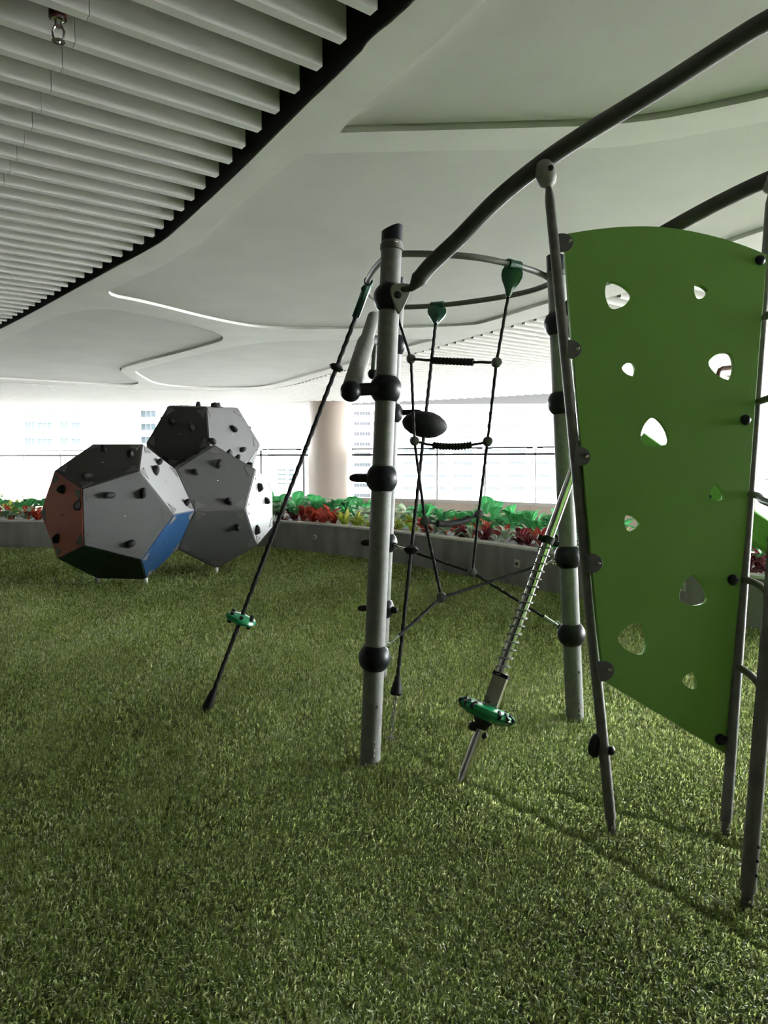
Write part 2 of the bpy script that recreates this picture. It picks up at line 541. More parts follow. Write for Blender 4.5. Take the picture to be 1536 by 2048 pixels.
def near_edge(poly, X, Y, d):
    r = np.zeros(X.shape, bool)
    n = len(poly)
    for i in range(n):
        a = np.array(poly[i])
        b = np.array(poly[(i + 1) % n])
        ab = b - a
        L = (ab ** 2).sum()
        if L < 1e-9:
            continue
        t = np.clip(((X - a[0]) * ab[0] + (Y - a[1]) * ab[1]) / L, 0, 1)
        r |= ((X - a[0] - t * ab[0]) ** 2 + (Y - a[1] - t * ab[1]) ** 2) < d * d
    return r
SP, SW, SHT = 0.2664, 0.057, 0.19
p0 = 2.937
slat_i = 0
qs = np.arange(-26, 30, 0.01)
for k in range(-12, 115):
    p = p0 + k * SP
    X = p * n2.x + qs * u2.x
    Y = p * n2.y + qs * u2.y
    ok = inside(region, X, Y) & ~inside(isl_np, X, Y) & ~near_edge(isl_np, X, Y, 0.10)
    e = np.diff(np.concatenate([[0], ok.astype(int), [0]]))
    spans = []
    for a, b in zip(np.where(e == 1)[0], np.where(e == -1)[0]):
        qa, qb = qs[a], qs[b - 1]
        if qb - qa < 0.15:
            continue
        spans += [(qa, 0.8985), (0.9015, qb)] if (p < 10.5 and qa < 0.7 and qb > 1.0) else [(qa, qb)]
    for qa, qb in spans:
        c = n2 * p + u2 * ((qa + qb) / 2)
        L = (qb - qa) / 2
        s = MB().box((0, 0, SHT / 2), Vector((1, 0, 0)), Vector((0, 1, 0)), Vector((0, 0, 1)), (L, SW / 2, SHT / 2))
        o = link('ceiling_slat', mk_mesh('ceiling_slat', s.v, s.f), M['slat'], ceiling,
                 Matrix.Translation((c.x, c.y, HC)) @ Matrix.Rotation(math.atan2(u2.y, u2.x), 4, 'Z'))
        slat_i += 1

# ------------------------------------------------------------------ parapet, glass railing, column, far wall
def ribbon(path, z0, z1, t, name, m, parent=None):
    """upright strip of thickness t following a ground path"""
    back = offset_path(path, t)
    v, f = [], []
    for a, b in zip(path, back):
        v += [Vector((a.x, a.y, z0)), Vector((a.x, a.y, z1)), Vector((b.x, b.y, z1)), Vector((b.x, b.y, z0))]
    for i in range(len(path) - 1):
        for k in range(4):
            l = (k + 1) % 4
            f.append((i * 4 + k, (i + 1) * 4 + k, (i + 1) * 4 + l, i * 4 + l))
    n = len(path) - 1
    f += [(0, 1, 2, 3), (n * 4 + 3, n * 4 + 2, n * 4 + 1, n * 4)]
    return link(name, mk_mesh(name, v, f), m, parent)
area2 = sum(a.x * b.y - b.x * a.y for a, b in zip(gap_path[:-1], gap_path[1:]))
gp1 = offset_closed(gap_path, -0.006 if area2 > 0 else 0.006)
gp2 = offset_closed(gap_path, -0.016 if area2 > 0 else 0.016)
gv, gf = [], []
for a, b in zip(gp1, gp2):
    gv += [(a.x, a.y, HC + 0.004), (a.x, a.y, 3.98), (b.x, b.y, 3.98), (b.x, b.y, HC + 0.004)]
for i in range(len(gp1) - 1):
    for k in range(4):
        l = (k + 1) % 4
        gf.append((i * 4 + k, (i + 1) * 4 + k, (i + 1) * 4 + l, i * 4 + l))
sg = link('shadow_gap', mk_mesh('shadow_gap', gv, gf), M['plenum'], ceiling)
sg['label'] = 'black gap edging between slats and soffit'
PARZ = 0.20
wf = ribbon(facade, -0.62, PARZ - 0.09, 0.18, 'wall_far', M['parapet'])
tag(wf, 'low tan parapet wall under the glass railing', 'wall', kind='structure')
ribbon(offset_path(facade, -0.05), PARZ - 0.09, PARZ, 0.30, 'parapet_cap', M['parcap'], wf)
# arc length table
def resample(path, step, start=0.0):
    out, acc, nxt = [], 0.0, start
    for a, b in zip(path[:-1], path[1:]):
        L = (b - a).length
        while nxt <= acc + L:
            out.append(a.lerp(b, (nxt - acc) / L))
            nxt += step
        acc += L
    return out
line = offset_path(facade, 0.09)
rp_ = [p for p in resample(line, 1.72, 0.55) if -20 < p.x < 9.5]
# thin joints that split the parapet into panels
for p, q in zip(rp_[:-1], rp_[1:]):
    d = (q - p).normalized()
    MB().box((p.x + d.y * 0.10, p.y - d.x * 0.10, -0.26), d, Vector((-d.y, d.x, 0)), Vector((0, 0, 1)), (0.012, 0.014, 0.35)).build('parapet_joint', M['parcap'], wf)
rail = thing('glass_railing', 'clear glass railing with dark handrail along the far parapet', 'railing', (rp_[0].x, rp_[0].y, PARZ))
RT = 1.90
for p, q in zip(rp_[:-1], rp_[1:]):
    mid = (p + q) / 2
    col_c = Vector((-1.9, 24.9, 0))
    d = (q - p).normalized()
    nn = Vector((-d.y, d.x, 0))
    L = (q - p).length / 2
    MB().box((mid.x, mid.y, (PARZ + RT) / 2), d, nn, Vector((0, 0, 1)), (L - 0.06, 0.006, (RT - PARZ) / 2)).build('glass_pane', M['glass'], rail, smooth=False)
    MB().box((mid.x, mid.y, RT + 0.010), d, nn, Vector((0, 0, 1)), (L - 0.06, 0.020, 0.022)).build('top_trim', M['railm'], rail, smooth=False)
    for sgn in (-1, 1):
        c = mid + d * (sgn * (L - 0.17))
        MB().box((c.x, c.y, RT - 0.005), d, nn, Vector((0, 0, 1)), (0.10, 0.016, 0.024)).build('clip', M['railm'], rail, smooth=False)
for p in rp_:
    MB().box((p.x, p.y, (PARZ + RT - 0.02) / 2), Vector((1, 0, 0)), Vector((0, 1, 0)), Vector((0, 0, 1)), (0.028, 0.028, (RT - 0.02 - PARZ) / 2)).build('post', M['postm'], rail, smooth=False)
    MB().box((p.x + 0.035, p.y, (PARZ + RT - 0.02) / 2), Vector((1, 0, 0)), Vector((0, 1, 0)), Vector((0, 0, 1)), (0.013, 0.030, (RT - 0.02 - PARZ) / 2)).build('post_edge', M['railm'], rail, smooth=False)
hr = [p + Vector((0, 0, 0)) for p in offset_path(rp_, -0.09)]
MB().tube([Vector((p.x, p.y, 1.70)) for p in hr], 0.034, 10).build('handrail', M['railm'], rail)

colc = at(660, 900, 24.6)
CR = 0.765
cm = MB().lathe((colc.x, colc.y, 0), (0, 0, 1), [(-0.62, CR), (-0.5, CR), (1.0, CR), (2.5, CR), (3.55, CR), (3.98, CR)], 48)
colo = cm.build('round_column', M['column'])
tag(colo, 'thick round tan column rising from the planter to the ceiling', 'column')

wr = MB().aabox((8.35, 16.9, -0.62), (14.5, 17.2, 3.9)).build('wall_right', M['cream'], smooth=False)
tag(wr, 'cream wall at the right end of the deck', 'wall', kind='structure')
dz0, dz1 = -0.1, 2.6
door = MB().aabox((8.95, 16.84, dz0), (10.1, 16.90, dz1)).build('door_1', M['doorp'], smooth=False)
tag(door, 'pale door with dark pull bar in the cream wall', 'door', kind='structure')
MB().tube([(9.20, 16.72, 0.95), (9.20, 16.72, 2.35)], 0.022, 10).tube([(9.20, 16.72, 1.05), (9.20, 16.85, 1.05)], 0.014, 8).tube([(9.20, 16.72, 2.25), (9.20, 16.85, 2.25)], 0.014, 8).build('door_handle', M['railm'], door)
MB().aabox((9.30, 16.80, 1.50), (9.36, 16.84, 1.72)).build('door_lock', M['railm'], door, smooth=False)

wb = MB().aabox((-27, -8.3, 0), (12, -8.0, 3.98)).build('wall_blocker_back', M['blocker'], smooth=False)  # added out of view, stops light from behind the camera
tag(wb, 'plain grey wall added behind the camera to block light', 'wall', kind='structure')

wr2 = MB().aabox((12.0, -8.3, -0.62), (12.3, 3.3, 3.98)).build('wall_blocker_right', M['blocker'], smooth=False)  # unseen, added so less side light reaches the near lawn
tag(wr2, 'unseen grey wall added at the right rear to block light', 'wall', kind='structure')
wl_ = MB().aabox((-16.3, -8, -0.62), (-16.0, 23, 3.98)).build('wall_blocker_left', M['blocker'], smooth=False)  # added beyond the frame to cut daylight from the left
tag(wl_, 'unseen grey wall added on the left to block side light', 'wall', kind='structure')

# ------------------------------------------------------------------ planter
PZ = 0.48
planter = thing('planter', 'long curved grey concrete planter along the far lawn edge', 'planter', (pf[12].x, pf[12].y, 0))
ribbon(pf, 0.0, PZ - 0.025, 0.14, 'front_wall', M['concrete'], planter)
ribbon(offset_path(pf, -0.012), PZ - 0.025, PZ, 0.17, 'coping', M['coping'], planter)
ribbon(pb, -0.62, PZ - 0.08, 0.12, 'back_wall', M['concrete'], planter)
pin = offset_path(pf, 0.13)
v, f = [], []
for a, b in zip(pin, pb):
    v += [(a.x, a.y, PZ - 0.07), (b.x, b.y, PZ - 0.07)]
for i in range(len(pin) - 1):
    f.append((2 * i, 2 * i + 2, 2 * i + 3, 2 * i + 1))
link('soil_bed', mk_mesh('soil_bed', v, f), M['soil'], planter)
def wall_plate(px, py, name, label, kind):
    best = None
    for a, b in zip(pf[:-1], pf[1:]):
        d = (b - a).normalized()
        nrm = Vector((d.y, -d.x, 0))
        P = on_plane(px, py, a, nrm)
        t = (P - a).dot(d)
        if -0.01 <= t <= (b - a).length + 0.01:
            best = (P, d, nrm)
            break
    P, d, nrm = best
    Z = Vector((0, 0, 1))
    t = thing(name, label, 'outlet', P)
    if kind == 'square':
        MB().box(P + nrm * 0.006, d, nrm, Z, (0.045, 0.006, 0.045)).build('cover_plate', M['outlet'], t, smooth=False)
        MB().box(P + nrm * 0.014, d, nrm, Z, (0.022, 0.004, 0.022)).build('socket', M['outlet_dark'], t, smooth=False)
        MB().box(P + nrm * 0.020 + Z * 0.026, d, nrm, Z, (0.026, 0.010, 0.005)).build('hinge_lid', M['outlet'], t, smooth=False)
    else:
        MB().lathe(P, nrm, [(0, 0.042), (0.008, 0.042), (0.012, 0.036)], 20).build('cover_plate', M['outlet'], t)
        MB().lathe(P, nrm, [(0.004, 0.016), (0.016, 0.016)], 14).build('drain_hole', M['outlet_dark'], t)
wall_plate(1035, 1127, 'wall_outlet', 'small square outlet on the planter wall, seen through the rope net', 'square')
wall_plate(1362, 1172, 'wall_outlet', 'small square outlet on the planter wall, seen through the green panel hole', 'square')
wall_plate(630, 1074, 'drain_cover', 'small round drain cover on the planter wall below the column', 'round')

# ------------------------------------------------------------------ climbing frame
frame_base = G(740, 1525)
CF = thing('playground_climber', 'grey steel climbing frame with black ball joints, rope net and green panel', 'climbing frame', frame_base)
Z = Vector((0, 0, 1))
def line_pt(A, B, py):
    """point of the line A-B whose picture height is py"""
    lo, hi = -0.2, 1.4
    for _ in range(50):
        m_ = (lo + hi) / 2
        if proj(A.lerp(B, m_))[1] > py:
            lo = m_
        else:
            hi = m_
    return A.lerp(B, (lo + hi) / 2)
PR = 0.0505
posts = {}
def make_post(key, bpx, tpx, Ytop, cap_py, slope):
    A = G(*bpx)
    B = at(tpx[0], tpx[1], Ytop)
    d = (B - A).normalized()
    E = line_pt(A, B, cap_py)
    o = MB().tube([A - d * 0.06, A + d * 0.085, A + d * 0.086, A + d * 0.090, A + d * 0.091, A.lerp(E, 0.5), E], [PR, PR, PR * 0.96, PR * 0.96, PR, PR, PR], 28).build('post', M['galv'], CF)
    # slanted black end cap
    u = Vector((1, 0, 0))
    u = (u - d * u.dot(d)).normalized()
    w = d.cross(u)
    n = 28
    v, f = [], []
    Lc = (B - E).length
    for ring in range(3):
        for k in range(n):
            a = 2 * math.pi * k / n
            c, s = math.cos(a), math.sin(a)
            r = PR * 1.02
            h = 0 if ring == 0 else Lc * (0.80 + 0.20 * math.sin(c * 1.45) * slope)
            if ring == 2:
                r *= 0.90
                h += 0.004
            v.append(E + d * h + (u * c + w * s) * r)
    for ring in range(2):
        for k in range(n):
            l = (k + 1) % n
            f.append((ring * n + k, ring * n + l, (ring + 1) * n + l, (ring + 1) * n + k))
    f.append(tuple(range(2 * n, 3 * n)))
    f.append(tuple(reversed(range(n))))
    link('end_cap', mk_mesh('end_cap', v, f, True, 45), M['black'], o)
    posts[key] = (A, B, d, o)
    # small bolts facing the lawn
    for off in ((0.05, 0.3), (0.075, 0.28), (0.118, 0.28), (0.295, 0.5)):
        a = off[1]
        nd = (Vector((math.sin(a), -math.cos(a), 0)))
        nd = (nd - d * nd.dot(d)).normalized()
        MB().lathe(A + d * off[0] + nd * (PR - 0.003), nd, [(0, 0.008), (0.006, 0.008), (0.010, 0.004)], 10).build('bolt', M['dkgalv'], o)
    nd = Vector((0.35, -0.9, 0))
    nd = (nd - d * nd.dot(d)).normalized()
    MB().lathe(E - d * 0.012 + nd * (PR - 0.003), nd, [(0, 0.009), (0.005, 0.009), (0.009, 0.004)], 10).build('bolt', M['chrome'], o)
    return o
Y1, Y2, Y3 = G(740, 1525).y, G(1150, 1441).y, G(759, 1357).y
make_post('near', (740, 1525), (785, 452), Y1 + 0.10, 484, 1.0)
make_post('right', (1150, 1441), (1111, 505), Y2 + 0.02, 545, -0.2)
make_post('rear', (759, 1357), (795, 556), Y3 - 0.05, 580, 1.0)

BR = 0.0795
balls = {}
def ball(key, post, py):
    A, B, d, _ = posts[post]
    c = line_pt(A, B, py)
    pr = [(-0.066, PR + 0.001)] + ball_prof(BR, 0.063, 12) + [(0.066, PR + 0.001)]
    o = MB().lathe(c, d, pr, 32).build('ball_joint', M['black'], CF)
    for sx in (-0.4, 0.35):
        nd = Vector((sx, -0.9, 0)).normalized()
        MB().lathe(c + nd * (BR - 0.004), nd, [(0, 0.010), (0.004, 0.010), (0.004, 0.006), (0.001, 0.005)], 12).build('screw_cap', M['rubber'], o)
    balls[key] = (c, d, o)
    return o
for key, post, py in (('n1', 'near', 597), ('n2', 'near', 778), ('n3', 'near', 957), ('n4', 'near', 1315),
                      ('r1', 'right', 648), ('r2', 'right', 806), ('r3', 'right', 1113), ('r4', 'right', 1268),
                      ('k1', 'rear', 690), ('k2', 'rear', 826), ('k3', 'rear', 1085), ('k4', 'rear', 1216)):
    ball(key, post, py)
def handle(bkey, pdir, L, r=0.019):
    c, d, o = balls[bkey]
    pdir = Vector(pdir).normalized()
    s = c + pdir * (BR - 0.012)
    pr = [(0, r * 1.15), (0.012, r * 1.15), (0.016, r), (L * 0.55, r * 1.02), (L * 0.8, r * 0.94), (L * 0.92, r * 0.72), (L, r * 0.35)]
    MB().lathe(s, pdir, pr, 16).build('foot_peg', M['rubber'], o)
handle('n3', (-1, -0.05, 0.02), 0.092, 0.020)
handle('k2', (0.97, -0.15, 0.03), 0.135, 0.018)
handle('k3', (-1, -0.3, 0.02), 0.105, 0.021)
handle('k4', (-1, -0.2, 0.03), 0.105, 0.021)
handle('k4', (0.85, -0.5, -0.05), 0.05, 0.021)

# top ring
rz = 2.53
def post_at_z(key, z):
    A, B, d, _ = posts[key]
    return A + (B - A) * ((z - A.z) / (B.z - A.z))
ring_c3 = [atz(800, 508, rz), atz(1096, 553, rz), atz(875, 611, rz)]
q1, q2, q3 = [Vector((p.x, p.y)) for p in ring_c3]
def circum(a, b, c):
    D = 2 * (a.x * (b.y - c.y) + b.x * (c.y - a.y) + c.x * (a.y - b.y))
    ux = ((a.length_squared) * (b.y - c.y) + b.length_squared * (c.y - a.y) + c.length_squared * (a.y - b.y)) / D
    uy = ((a.length_squared) * (c.x - b.x) + b.length_squared * (a.x - c.x) + c.length_squared * (b.x - a.x)) / D
    return Vector((ux, uy))
RC = circum(q1, q2, q3)
RRAD = (q1 - RC).length
print('RING', RC, RRAD)
RING_PX = [(800, 508), (880, 509), (960, 516), (1035, 532), (1080, 547), (1101, 561), (1090, 572), (1040, 587), (960, 601), (875, 611), (805, 614), (768, 607), (744, 593), (733, 577), (738, 556), (754, 532), (774, 514)]
RING = smooth_path([atz(px, py, rz) for px, py in RING_PX], 8, closed=True)
ring_o = MB().tube(RING, 0.0165, 14, closed=True).build('top_ring', M['dkgalv'], CF)
for key in ('near', 'right', 'rear'):
    A, B, d, po = posts[key]
    c = post_at_z(key, rz)
    MB().lathe(c, d, [(-0.014, PR), (-0.012, PR + 0.006), (0.012, PR + 0.006), (0.014, PR)], 28).build('ring_clamp', M['dkgalv'], ring_o)
    e = min(RING, key=lambda q: (q - c).length)
    MB().tube([c, e], 0.02, 12).build('ring_lug', M['dkgalv'], ring_o)
def ring_pt(px, far):
    """point of the ring seen at picture column px, near or far arc"""
    best = None
    for k, P in enumerate(RING):
        T = RING[(k + 1) % len(RING)] - RING[k - 1]
        a = math.atan2(-T.x, T.y)
        if (T.x < 0) != far:
            continue
        e = abs(proj(P)[0] - px)
        if best is None or e < best[0]:
            best = (e, P, a)
    return best[1], best[2]
def shield(P, ang, dn, side, w=0.062, h=0.135, name='rope_clamp'):
    """green casting: a sleeve round the ring with a shield tapering along the rope"""
    t = Vector((-math.sin(ang), math.cos(ang), 0))
    mb = MB().tube([P - t * 0.045, P + t * 0.045], 0.026, 16)
    dn = dn.normalized()
    sx = (side - dn * side.dot(dn)).normalized()
    nn = dn.cross(sx)
    prof = [(0.0, 0.8), (0.02, 0.98), (0.045, 1.0), (0.075, 0.82), (0.11, 0.45), (h, 0.2)]
    v, f = [], []
    for (tt, ww) in prof:
        for s in (-1, -0.35, 0.35, 1):
            v.append(P + dn * (tt + 0.012) + sx * (w * ww * s) - nn * (0.022 if abs(s) < 0.5 else 0.008))
        for s in (1, 0.35, -0.35, -1):
            v.append(P + dn * (tt + 0.012) + sx * (w * ww * s) + nn * (0.022 if abs(s) < 0.5 else 0.008))
    for i in range(len(prof) - 1):
        for k in range(8):
            l = (k + 1) % 8
            f.append((i * 8 + k, i * 8 + l, (i + 1) * 8 + l, (i + 1) * 8 + k))
    f.append(tuple(reversed(range(8))))
    f.append(tuple(range((len(prof) - 1) * 8, len(prof) * 8)))
    mb.add(v, f)
    o = mb.build(name, M['dkgreen'], ring_o, sharp=30)
    o['label'] = 'dark green rope clamp'
    for s in (-1, 1):
        bp = P + dn * 0.045 + sx * (w * 0.66 * s) 
        MB().lathe(bp - nn * 0.004, -nn, [(0, 0.015), (0.012, 0.015), (0.018, 0.008)], 14).build('clamp_knob', M['rubber'], ring_o)
    return P + dn * (h + 0.01)
RR = 0.0082
def rope(pts, r=RR, name='rope', m='rope'):
    """laid rope: a tube whose surface carries the twist of the strands"""
    P = [Vector(p) for p in pts]
    dense = []
    for a, b in zip(P[:-1], P[1:]):
        n = max(2, int((b - a).length / 0.009))
        for i in range(n):
            dense.append(a.lerp(b, i / n))
    dense.append(P[-1])
    n = len(dense)
    seg = 8
    v, f = tube(dense, r, seg)
    for i in range(n):
        for k in range(seg):
            c = dense[i]
            w = 1.0 + 0.13 * math.cos(3 * (2 * math.pi * k / seg) + i * 0.9)
            j = i * seg + k
            v[j] = c + (v[j] - c) * w
    return link(name, mk_mesh(name, v, f, True), M[m], CF)
SIDE = Vector((1, 0, 0))
# -- guy rope to the lawn on the left
foot = G(412, 1422)
ra, raa = ring_pt(742, True)
ra = atz(737, 566, rz)
raa = math.pi
gd = (foot - ra).normalized()
e0 = shield(ra, raa, gd, Vector((0.25, 1, 0)), w=0.028, h=0.20)
ftop = line_pt(foot, ra, 1385)
rope([e0 - gd * 0.02, ftop], 0.0125, 'guy_rope')
def on_rope(A, B, py):
    return line_pt(A, B, py) if A.z < B.z else line_pt(B, A, py)
MB().lathe(on_rope(foot, ra, 735), gd, [(-0.022, 0.012), (-0.016, 0.03), (0.0, 0.045), (0.016, 0.03), (0.022, 0.012)], 24).build('rope_disc', M['rubber'], CF)
gp = on_rope(foot, ra, 1238)
gdo = MB().lathe(gp, gd, [(-0.03, 0.016), (-0.026, 0.04), (-0.014, 0.086), (0.0, 0.094), (0.014, 0.086), (0.024, 0.045), (0.03, 0.016)], 32).build('rope_step', M['emerald'], CF)
gdo['label'] = 'green step disc with black studs'
gx = gd.cross(Vector((0, 1, 0))).normalized()
gy = gd.cross(gx)
for k in range(6):
    a = k * math.pi / 3 + 0.4
    dirv = gx * math.cos(a) + gy * math.sin(a)
    MB().lathe(gp + dirv * 0.068, gd, [(-0.036, 0.006), (-0.034, 0.011), (0, 0.014), (0.034, 0.011), (0.036, 0.006)], 12).build('stud', M['rubber'], gdo)
MB().tube([ftop + (ra - foot).normalized() * 0.02, ftop, ftop.lerp(foot, 0.12), ftop.lerp(foot, 0.75), foot - Z * 0.02], [0.016, 0.020, 0.023, 0.032, 0.030], 16).build('rope_boot', M['rubber'], CF)

# -- football rope
fa, faa = ring_pt(877, True)
fb = G(782, 1480)
fend = line_pt(fb, fa, 1385)
fd = (fb - fa).normalized()
e1 = shield(fa, faa, fd, SIDE, w=0.062, h=0.135)
rope([e1 - fd * 0.02, line_pt(fb, fa, 1360)], 0.0105)
fbp = line_pt(fb, fa, 849)
MB().lathe(fbp, (0.97, 0.1, -0.13), [(-0.145, 0.004), (-0.138, 0.022), (-0.12, 0.044), (-0.085, 0.066), (-0.04, 0.080), (0, 0.0835), (0.04, 0.080), (0.085, 0.066), (0.12, 0.044), (0.138, 0.022), (0.145, 0.004)], 32).build('rugby_ball_grip', M['rubber'], CF)
MB().lathe(line_pt(fb, fa, 1100), fd, [(-0.026, 0.013), (-0.018, 0.032), (0.0, 0.046), (0.018, 0.032), (0.026, 0.013)], 24).build('rope_disc', M['rubber'], CF)
b0, b1 = line_pt(fb, fa, 1352), line_pt(fb, fa, 1388)
MB().tube([b0, b0.lerp(b1, 0.2), b0.lerp(b1, 0.75), b1, b1 + fd * 0.008], [0.015, 0.018, 0.030, 0.032, 0.024], 16).build('rope_boot', M['rubber'], CF)
# chain links
nl = 9
cs, ce = b1, fb + Z * 0.015
cdv = (ce - cs)
ca = cdv.normalized()
cx_ = ca.cross(Vector((0, 1, 0))).normalized()
cy_ = ca.cross(cx_)
for k in range(nl):
    c = cs + cdv * ((k + 0.5) / nl)
    sd = cx_ if k % 2 else cy_
    hl, hw = cdv.length / nl * 0.66, 0.0095
    pts = [c + ca * (hl * math.sin(a)) + sd * (hw * math.cos(a)) for a in [2 * math.pi * i / 14 for i in range(14)]]
    MB().tube(pts, 0.0032, 6, closed=True).build('chain_link', M['galv'], CF)
MB().lathe(fb, Z, [(-0.02, 0.040), (0.008, 0.040), (0.016, 0.026), (0.02, 0.012)], 20).build('ground_anchor', M['galv'], CF)

# -- twisted rope ladder
ta, taa = ring_pt(1030, False)
tl = ring_pt(786, True)[0]
nodeR = [at(993, 725, 3.85), at(975, 883, 3.97), at(957, 1028, 4.1), at(945, 1145, 4.2)]
nodeL = [at(822, 718, 4.25), at(829, 882, 4.05), at(850, 1042, 3.88), at(883, 1195, 3.72)]
dR = (nodeR[0] - ta).normalized()
eR = shield(ta, taa, dR, SIDE, w=0.056, h=0.15)
rope([eR - dR * 0.02] + nodeR)
tlz = tl + Z * 0.0
rope([tlz] + nodeL)
MB().tube([tlz + Vector((-0.03, 0.03, 0)), tlz + Vector((0.03, -0.02, 0))], 0.024, 12).build('rope_clamp', M['dkgreen'], ring_o)
def rope_node(p, ax, s=1.0):
    mb = MB().lathe(p, ax, [(-0.021 * s, 0.012), (-0.018 * s, 0.024 * s), (0, 0.029 * s), (0.018 * s, 0.024 * s), (0.021 * s, 0.012)], 18)
    o = mb.build('rope_joint', M['node'], CF)
    return o
for p in nodeR:
    rope_node(p, (0.3, -1, 0.2))
for p in nodeL:
    rope_node(p, (0.25, -1, 0.1))
def rung(a, b, sag, t0, t1, ridged):
    pts = []
    for i in range(25):
        t = i / 24
        p = a.lerp(b, t)
        p = p - Z * (sag * 4 * t * (1 - t))
        pts.append(p)
    rope(pts, 0.0075)
    sub = [p for i, p in enumerate(pts) if t0 <= i / 24 <= t1]
    sp = smooth_path(sub, 4)
    rr = [(0.0195 + (0.0016 if (i // 2) % 2 else -0.0016) * ridged) for i in range(len(sp))]
    rr[0] = rr[-1] = 0.014
    MB().tube(sp, rr, 14).build('rung_sleeve', M['rubber'], CF)
rung(nodeL[0], nodeR[0], 0.004, 0.22, 0.75, 1)
rung(nodeL[1], nodeR[1], 0.030, 0.24, 0.80, 1)
rung(nodeL[2], nodeR[2], 0.034, 0.2, 0.86, 0)
bc = {k: balls[k][0] for k in balls}
def tie(a, bkey, eye):
    """rope from a node to a ball joint, ending in a steel hook"""
    c = bc[bkey]
    d = (c - a).normalized()
    e = c - d * (BR + 0.005)
    s = e - d * 0.075
    rope([a, s], 0.0085)
    MB().tube([s - d * 0.02, s, e + d * 0.02], [0.011, 0.009, 0.006], 10).build('ferrule', M['chrome'], CF)
    sd = d.cross(Z).normalized()
    pts = [e - d * 0.004 + d * (0.020 * math.cos(t)) + Z * (0.018 * math.sin(t)) for t in [2 * math.pi * i / 16 for i in range(16)]]
    MB().tube(pts, 0.0045, 8, closed=True).build('shackle', M['chrome'], CF)
    MB().lathe(e + d * 0.012, d, [(-0.012, 0.013), (0.0, 0.022), (0.02, 0.028)], 14).build('eye_cap', M['rubber'], CF)
tie(nodeR[3], 'k3', 1)
tie(nodeR[3], 'r4', 1)
tie(nodeL[3], 'n4', 1)
tie(nodeL[3], 'r3', 1)

# -- grip bar between the two left posts
ga = at(701, 783, Y1 - 0.02)
gb = at(748, 632, Y1 + 0.72)
gdir = (gb - ga).normalized()
gl = (gb - ga).length
gs = line_pt(ga, gb, 682)
gso = MB().tube([ga + gdir * 0.02, gs - gdir * 0.03, gs, gs + gdir * 0.004, gb - gdir * 0.02, gb], [0.046, 0.046, 0.042, 0.036, 0.036, 0.026], 28).build('grip_bar', M['galv'], CF)
MB().lathe(ga, gdir, [(-0.049, 0.006), (-0.046, 0.018), (-0.034, 0.036), (-0.015, 0.048), (0.005, 0.0505), (0.02, 0.049), (0.03, 0.046)], 28).build('bar_end_cap', M['black'], gso)
na = bc['n2']
MB().tube([ga + gdir * 0.015, na + Vector((0, -0.03, 0.0))], 0.030, 18).build('bar_arm', M['rubber'], gso)
MB().tube([gs + gdir * 0.02, bc['k1'] + Z * 0.02], 0.028, 14).build('bar_arm', M['rubber'], gso)
rb = at(746, 748, Y3 - 0.25)
MB().tube([rb, at(750, 690, Y3 - 0.3)], 0.016, 12).build('bar_brace', M['galv'], gso)
MB().lathe(rb, Z, ball_prof(0.034, 0.033, 10), 20).build('brace_ball', M['black'], gso)
MB().tube([rb, bc['k2'] + Z * 0.06], 0.013, 10).build('bar_arm', M['rubber'], gso)

# -- the two arches
def arch(pts, r, Yhint=None):
    return smooth_path(pts, 8)
def arch_pts(tab):
    return [at(px, py, Y) for px, py, Y in tab]
A1 = arch_pts([(836, 560, Y1 - 0.02), (863, 528, Y1 - 0.04), (918, 476, Y1 - 0.10), (994, 399, Y1 - 0.18), (1081, 328, Y1 - 0.26), (1168, 269, Y1 - 0.34), (1326, 172, Y1 - 0.48), (1462, 85, Y1 - 0.60), (1536, 41, Y1 - 0.67)])
d1 = A1[-1] - A1[-2]
A1 += [A1[-1] + Vector((d1.x, d1.y, d1.z * 0.6)) * 1.5, A1[-1] + Vector((d1.x * 4, d1.y * 4, d1.z * 0.8)), A1[-1] + Vector((d1.x * 6.5, d1.y * 6.5, -d1.z * 0.8))]
a1p = smooth_path(A1, 8)
AR = 0.0365
arch1 = MB().tube(a1p, AR, 20).build('arch_tube', M['arch'], CF)
s1 = bc['n1'] + Vector((BR * 0.62, -0.055, 0.028))
tip = a1p[0]
td = (a1p[1] - a1p[0]).normalized()
MB().tube([tip + td * 0.012, tip, tip - td * 0.05, s1], [AR * 1.06, AR * 1.04, 0.016, 0.012], 16).build('arch_end', M['arch'], arch1)
# bracket plates on the ball joint
def bracket(bkey, nd, tipdir, par_o):
    c = bc[bkey]
    nd = nd.normalized()
    tx = (tipdir - nd * tipdir.dot(nd)).normalized()
    ty = nd.cross(tx)
    ol = chaikin([Vector((-0.055, 0.050, 0)), Vector((0.062, 0.060, 0)), Vector((0.070, 0.03, 0)), Vector((0.018, -0.085, 0)), Vector((0.0, -0.085, 0))], 2)
    mw = Matrix.Identity(4)
    for i in range(3):
        mw[i][0], mw[i][1], mw[i][2], mw[i][3] = tx[i], ty[i], nd[i], (c + nd * (BR - 0.012) + tx * 0.022)[i]
    o = link('arch_bracket', sheet_mesh('arch_bracket', [[(p.x, p.y) for p in ol]], 0.012, 0.004), M['bracket'], par_o, mw)
    MB().lathe(c + nd * (BR + 0.001) + tx * 0.020, nd, [(0, 0.018), (0.003, 0.018), (0.003, 0.010), (0.007, 0.010), (0.008, 0.005)], 18).build('bracket_bolt', M['rubber'], par_o)
bracket('n1', Vector((0.22, -0.97, 0.0)), Vector((1, 0.0, 0)), arch1)
Ya2 = Y2 - 0.12
A2 = arch_pts([(1134, 618, Y2 - 0.06), (1180, 573, Y2 - 0.13), (1260, 507, Y2 - 0.25), (1340, 458, Y2 - 0.34), (1440, 404, Y2 - 0.46), (1540, 357, Y2 - 0.56)])
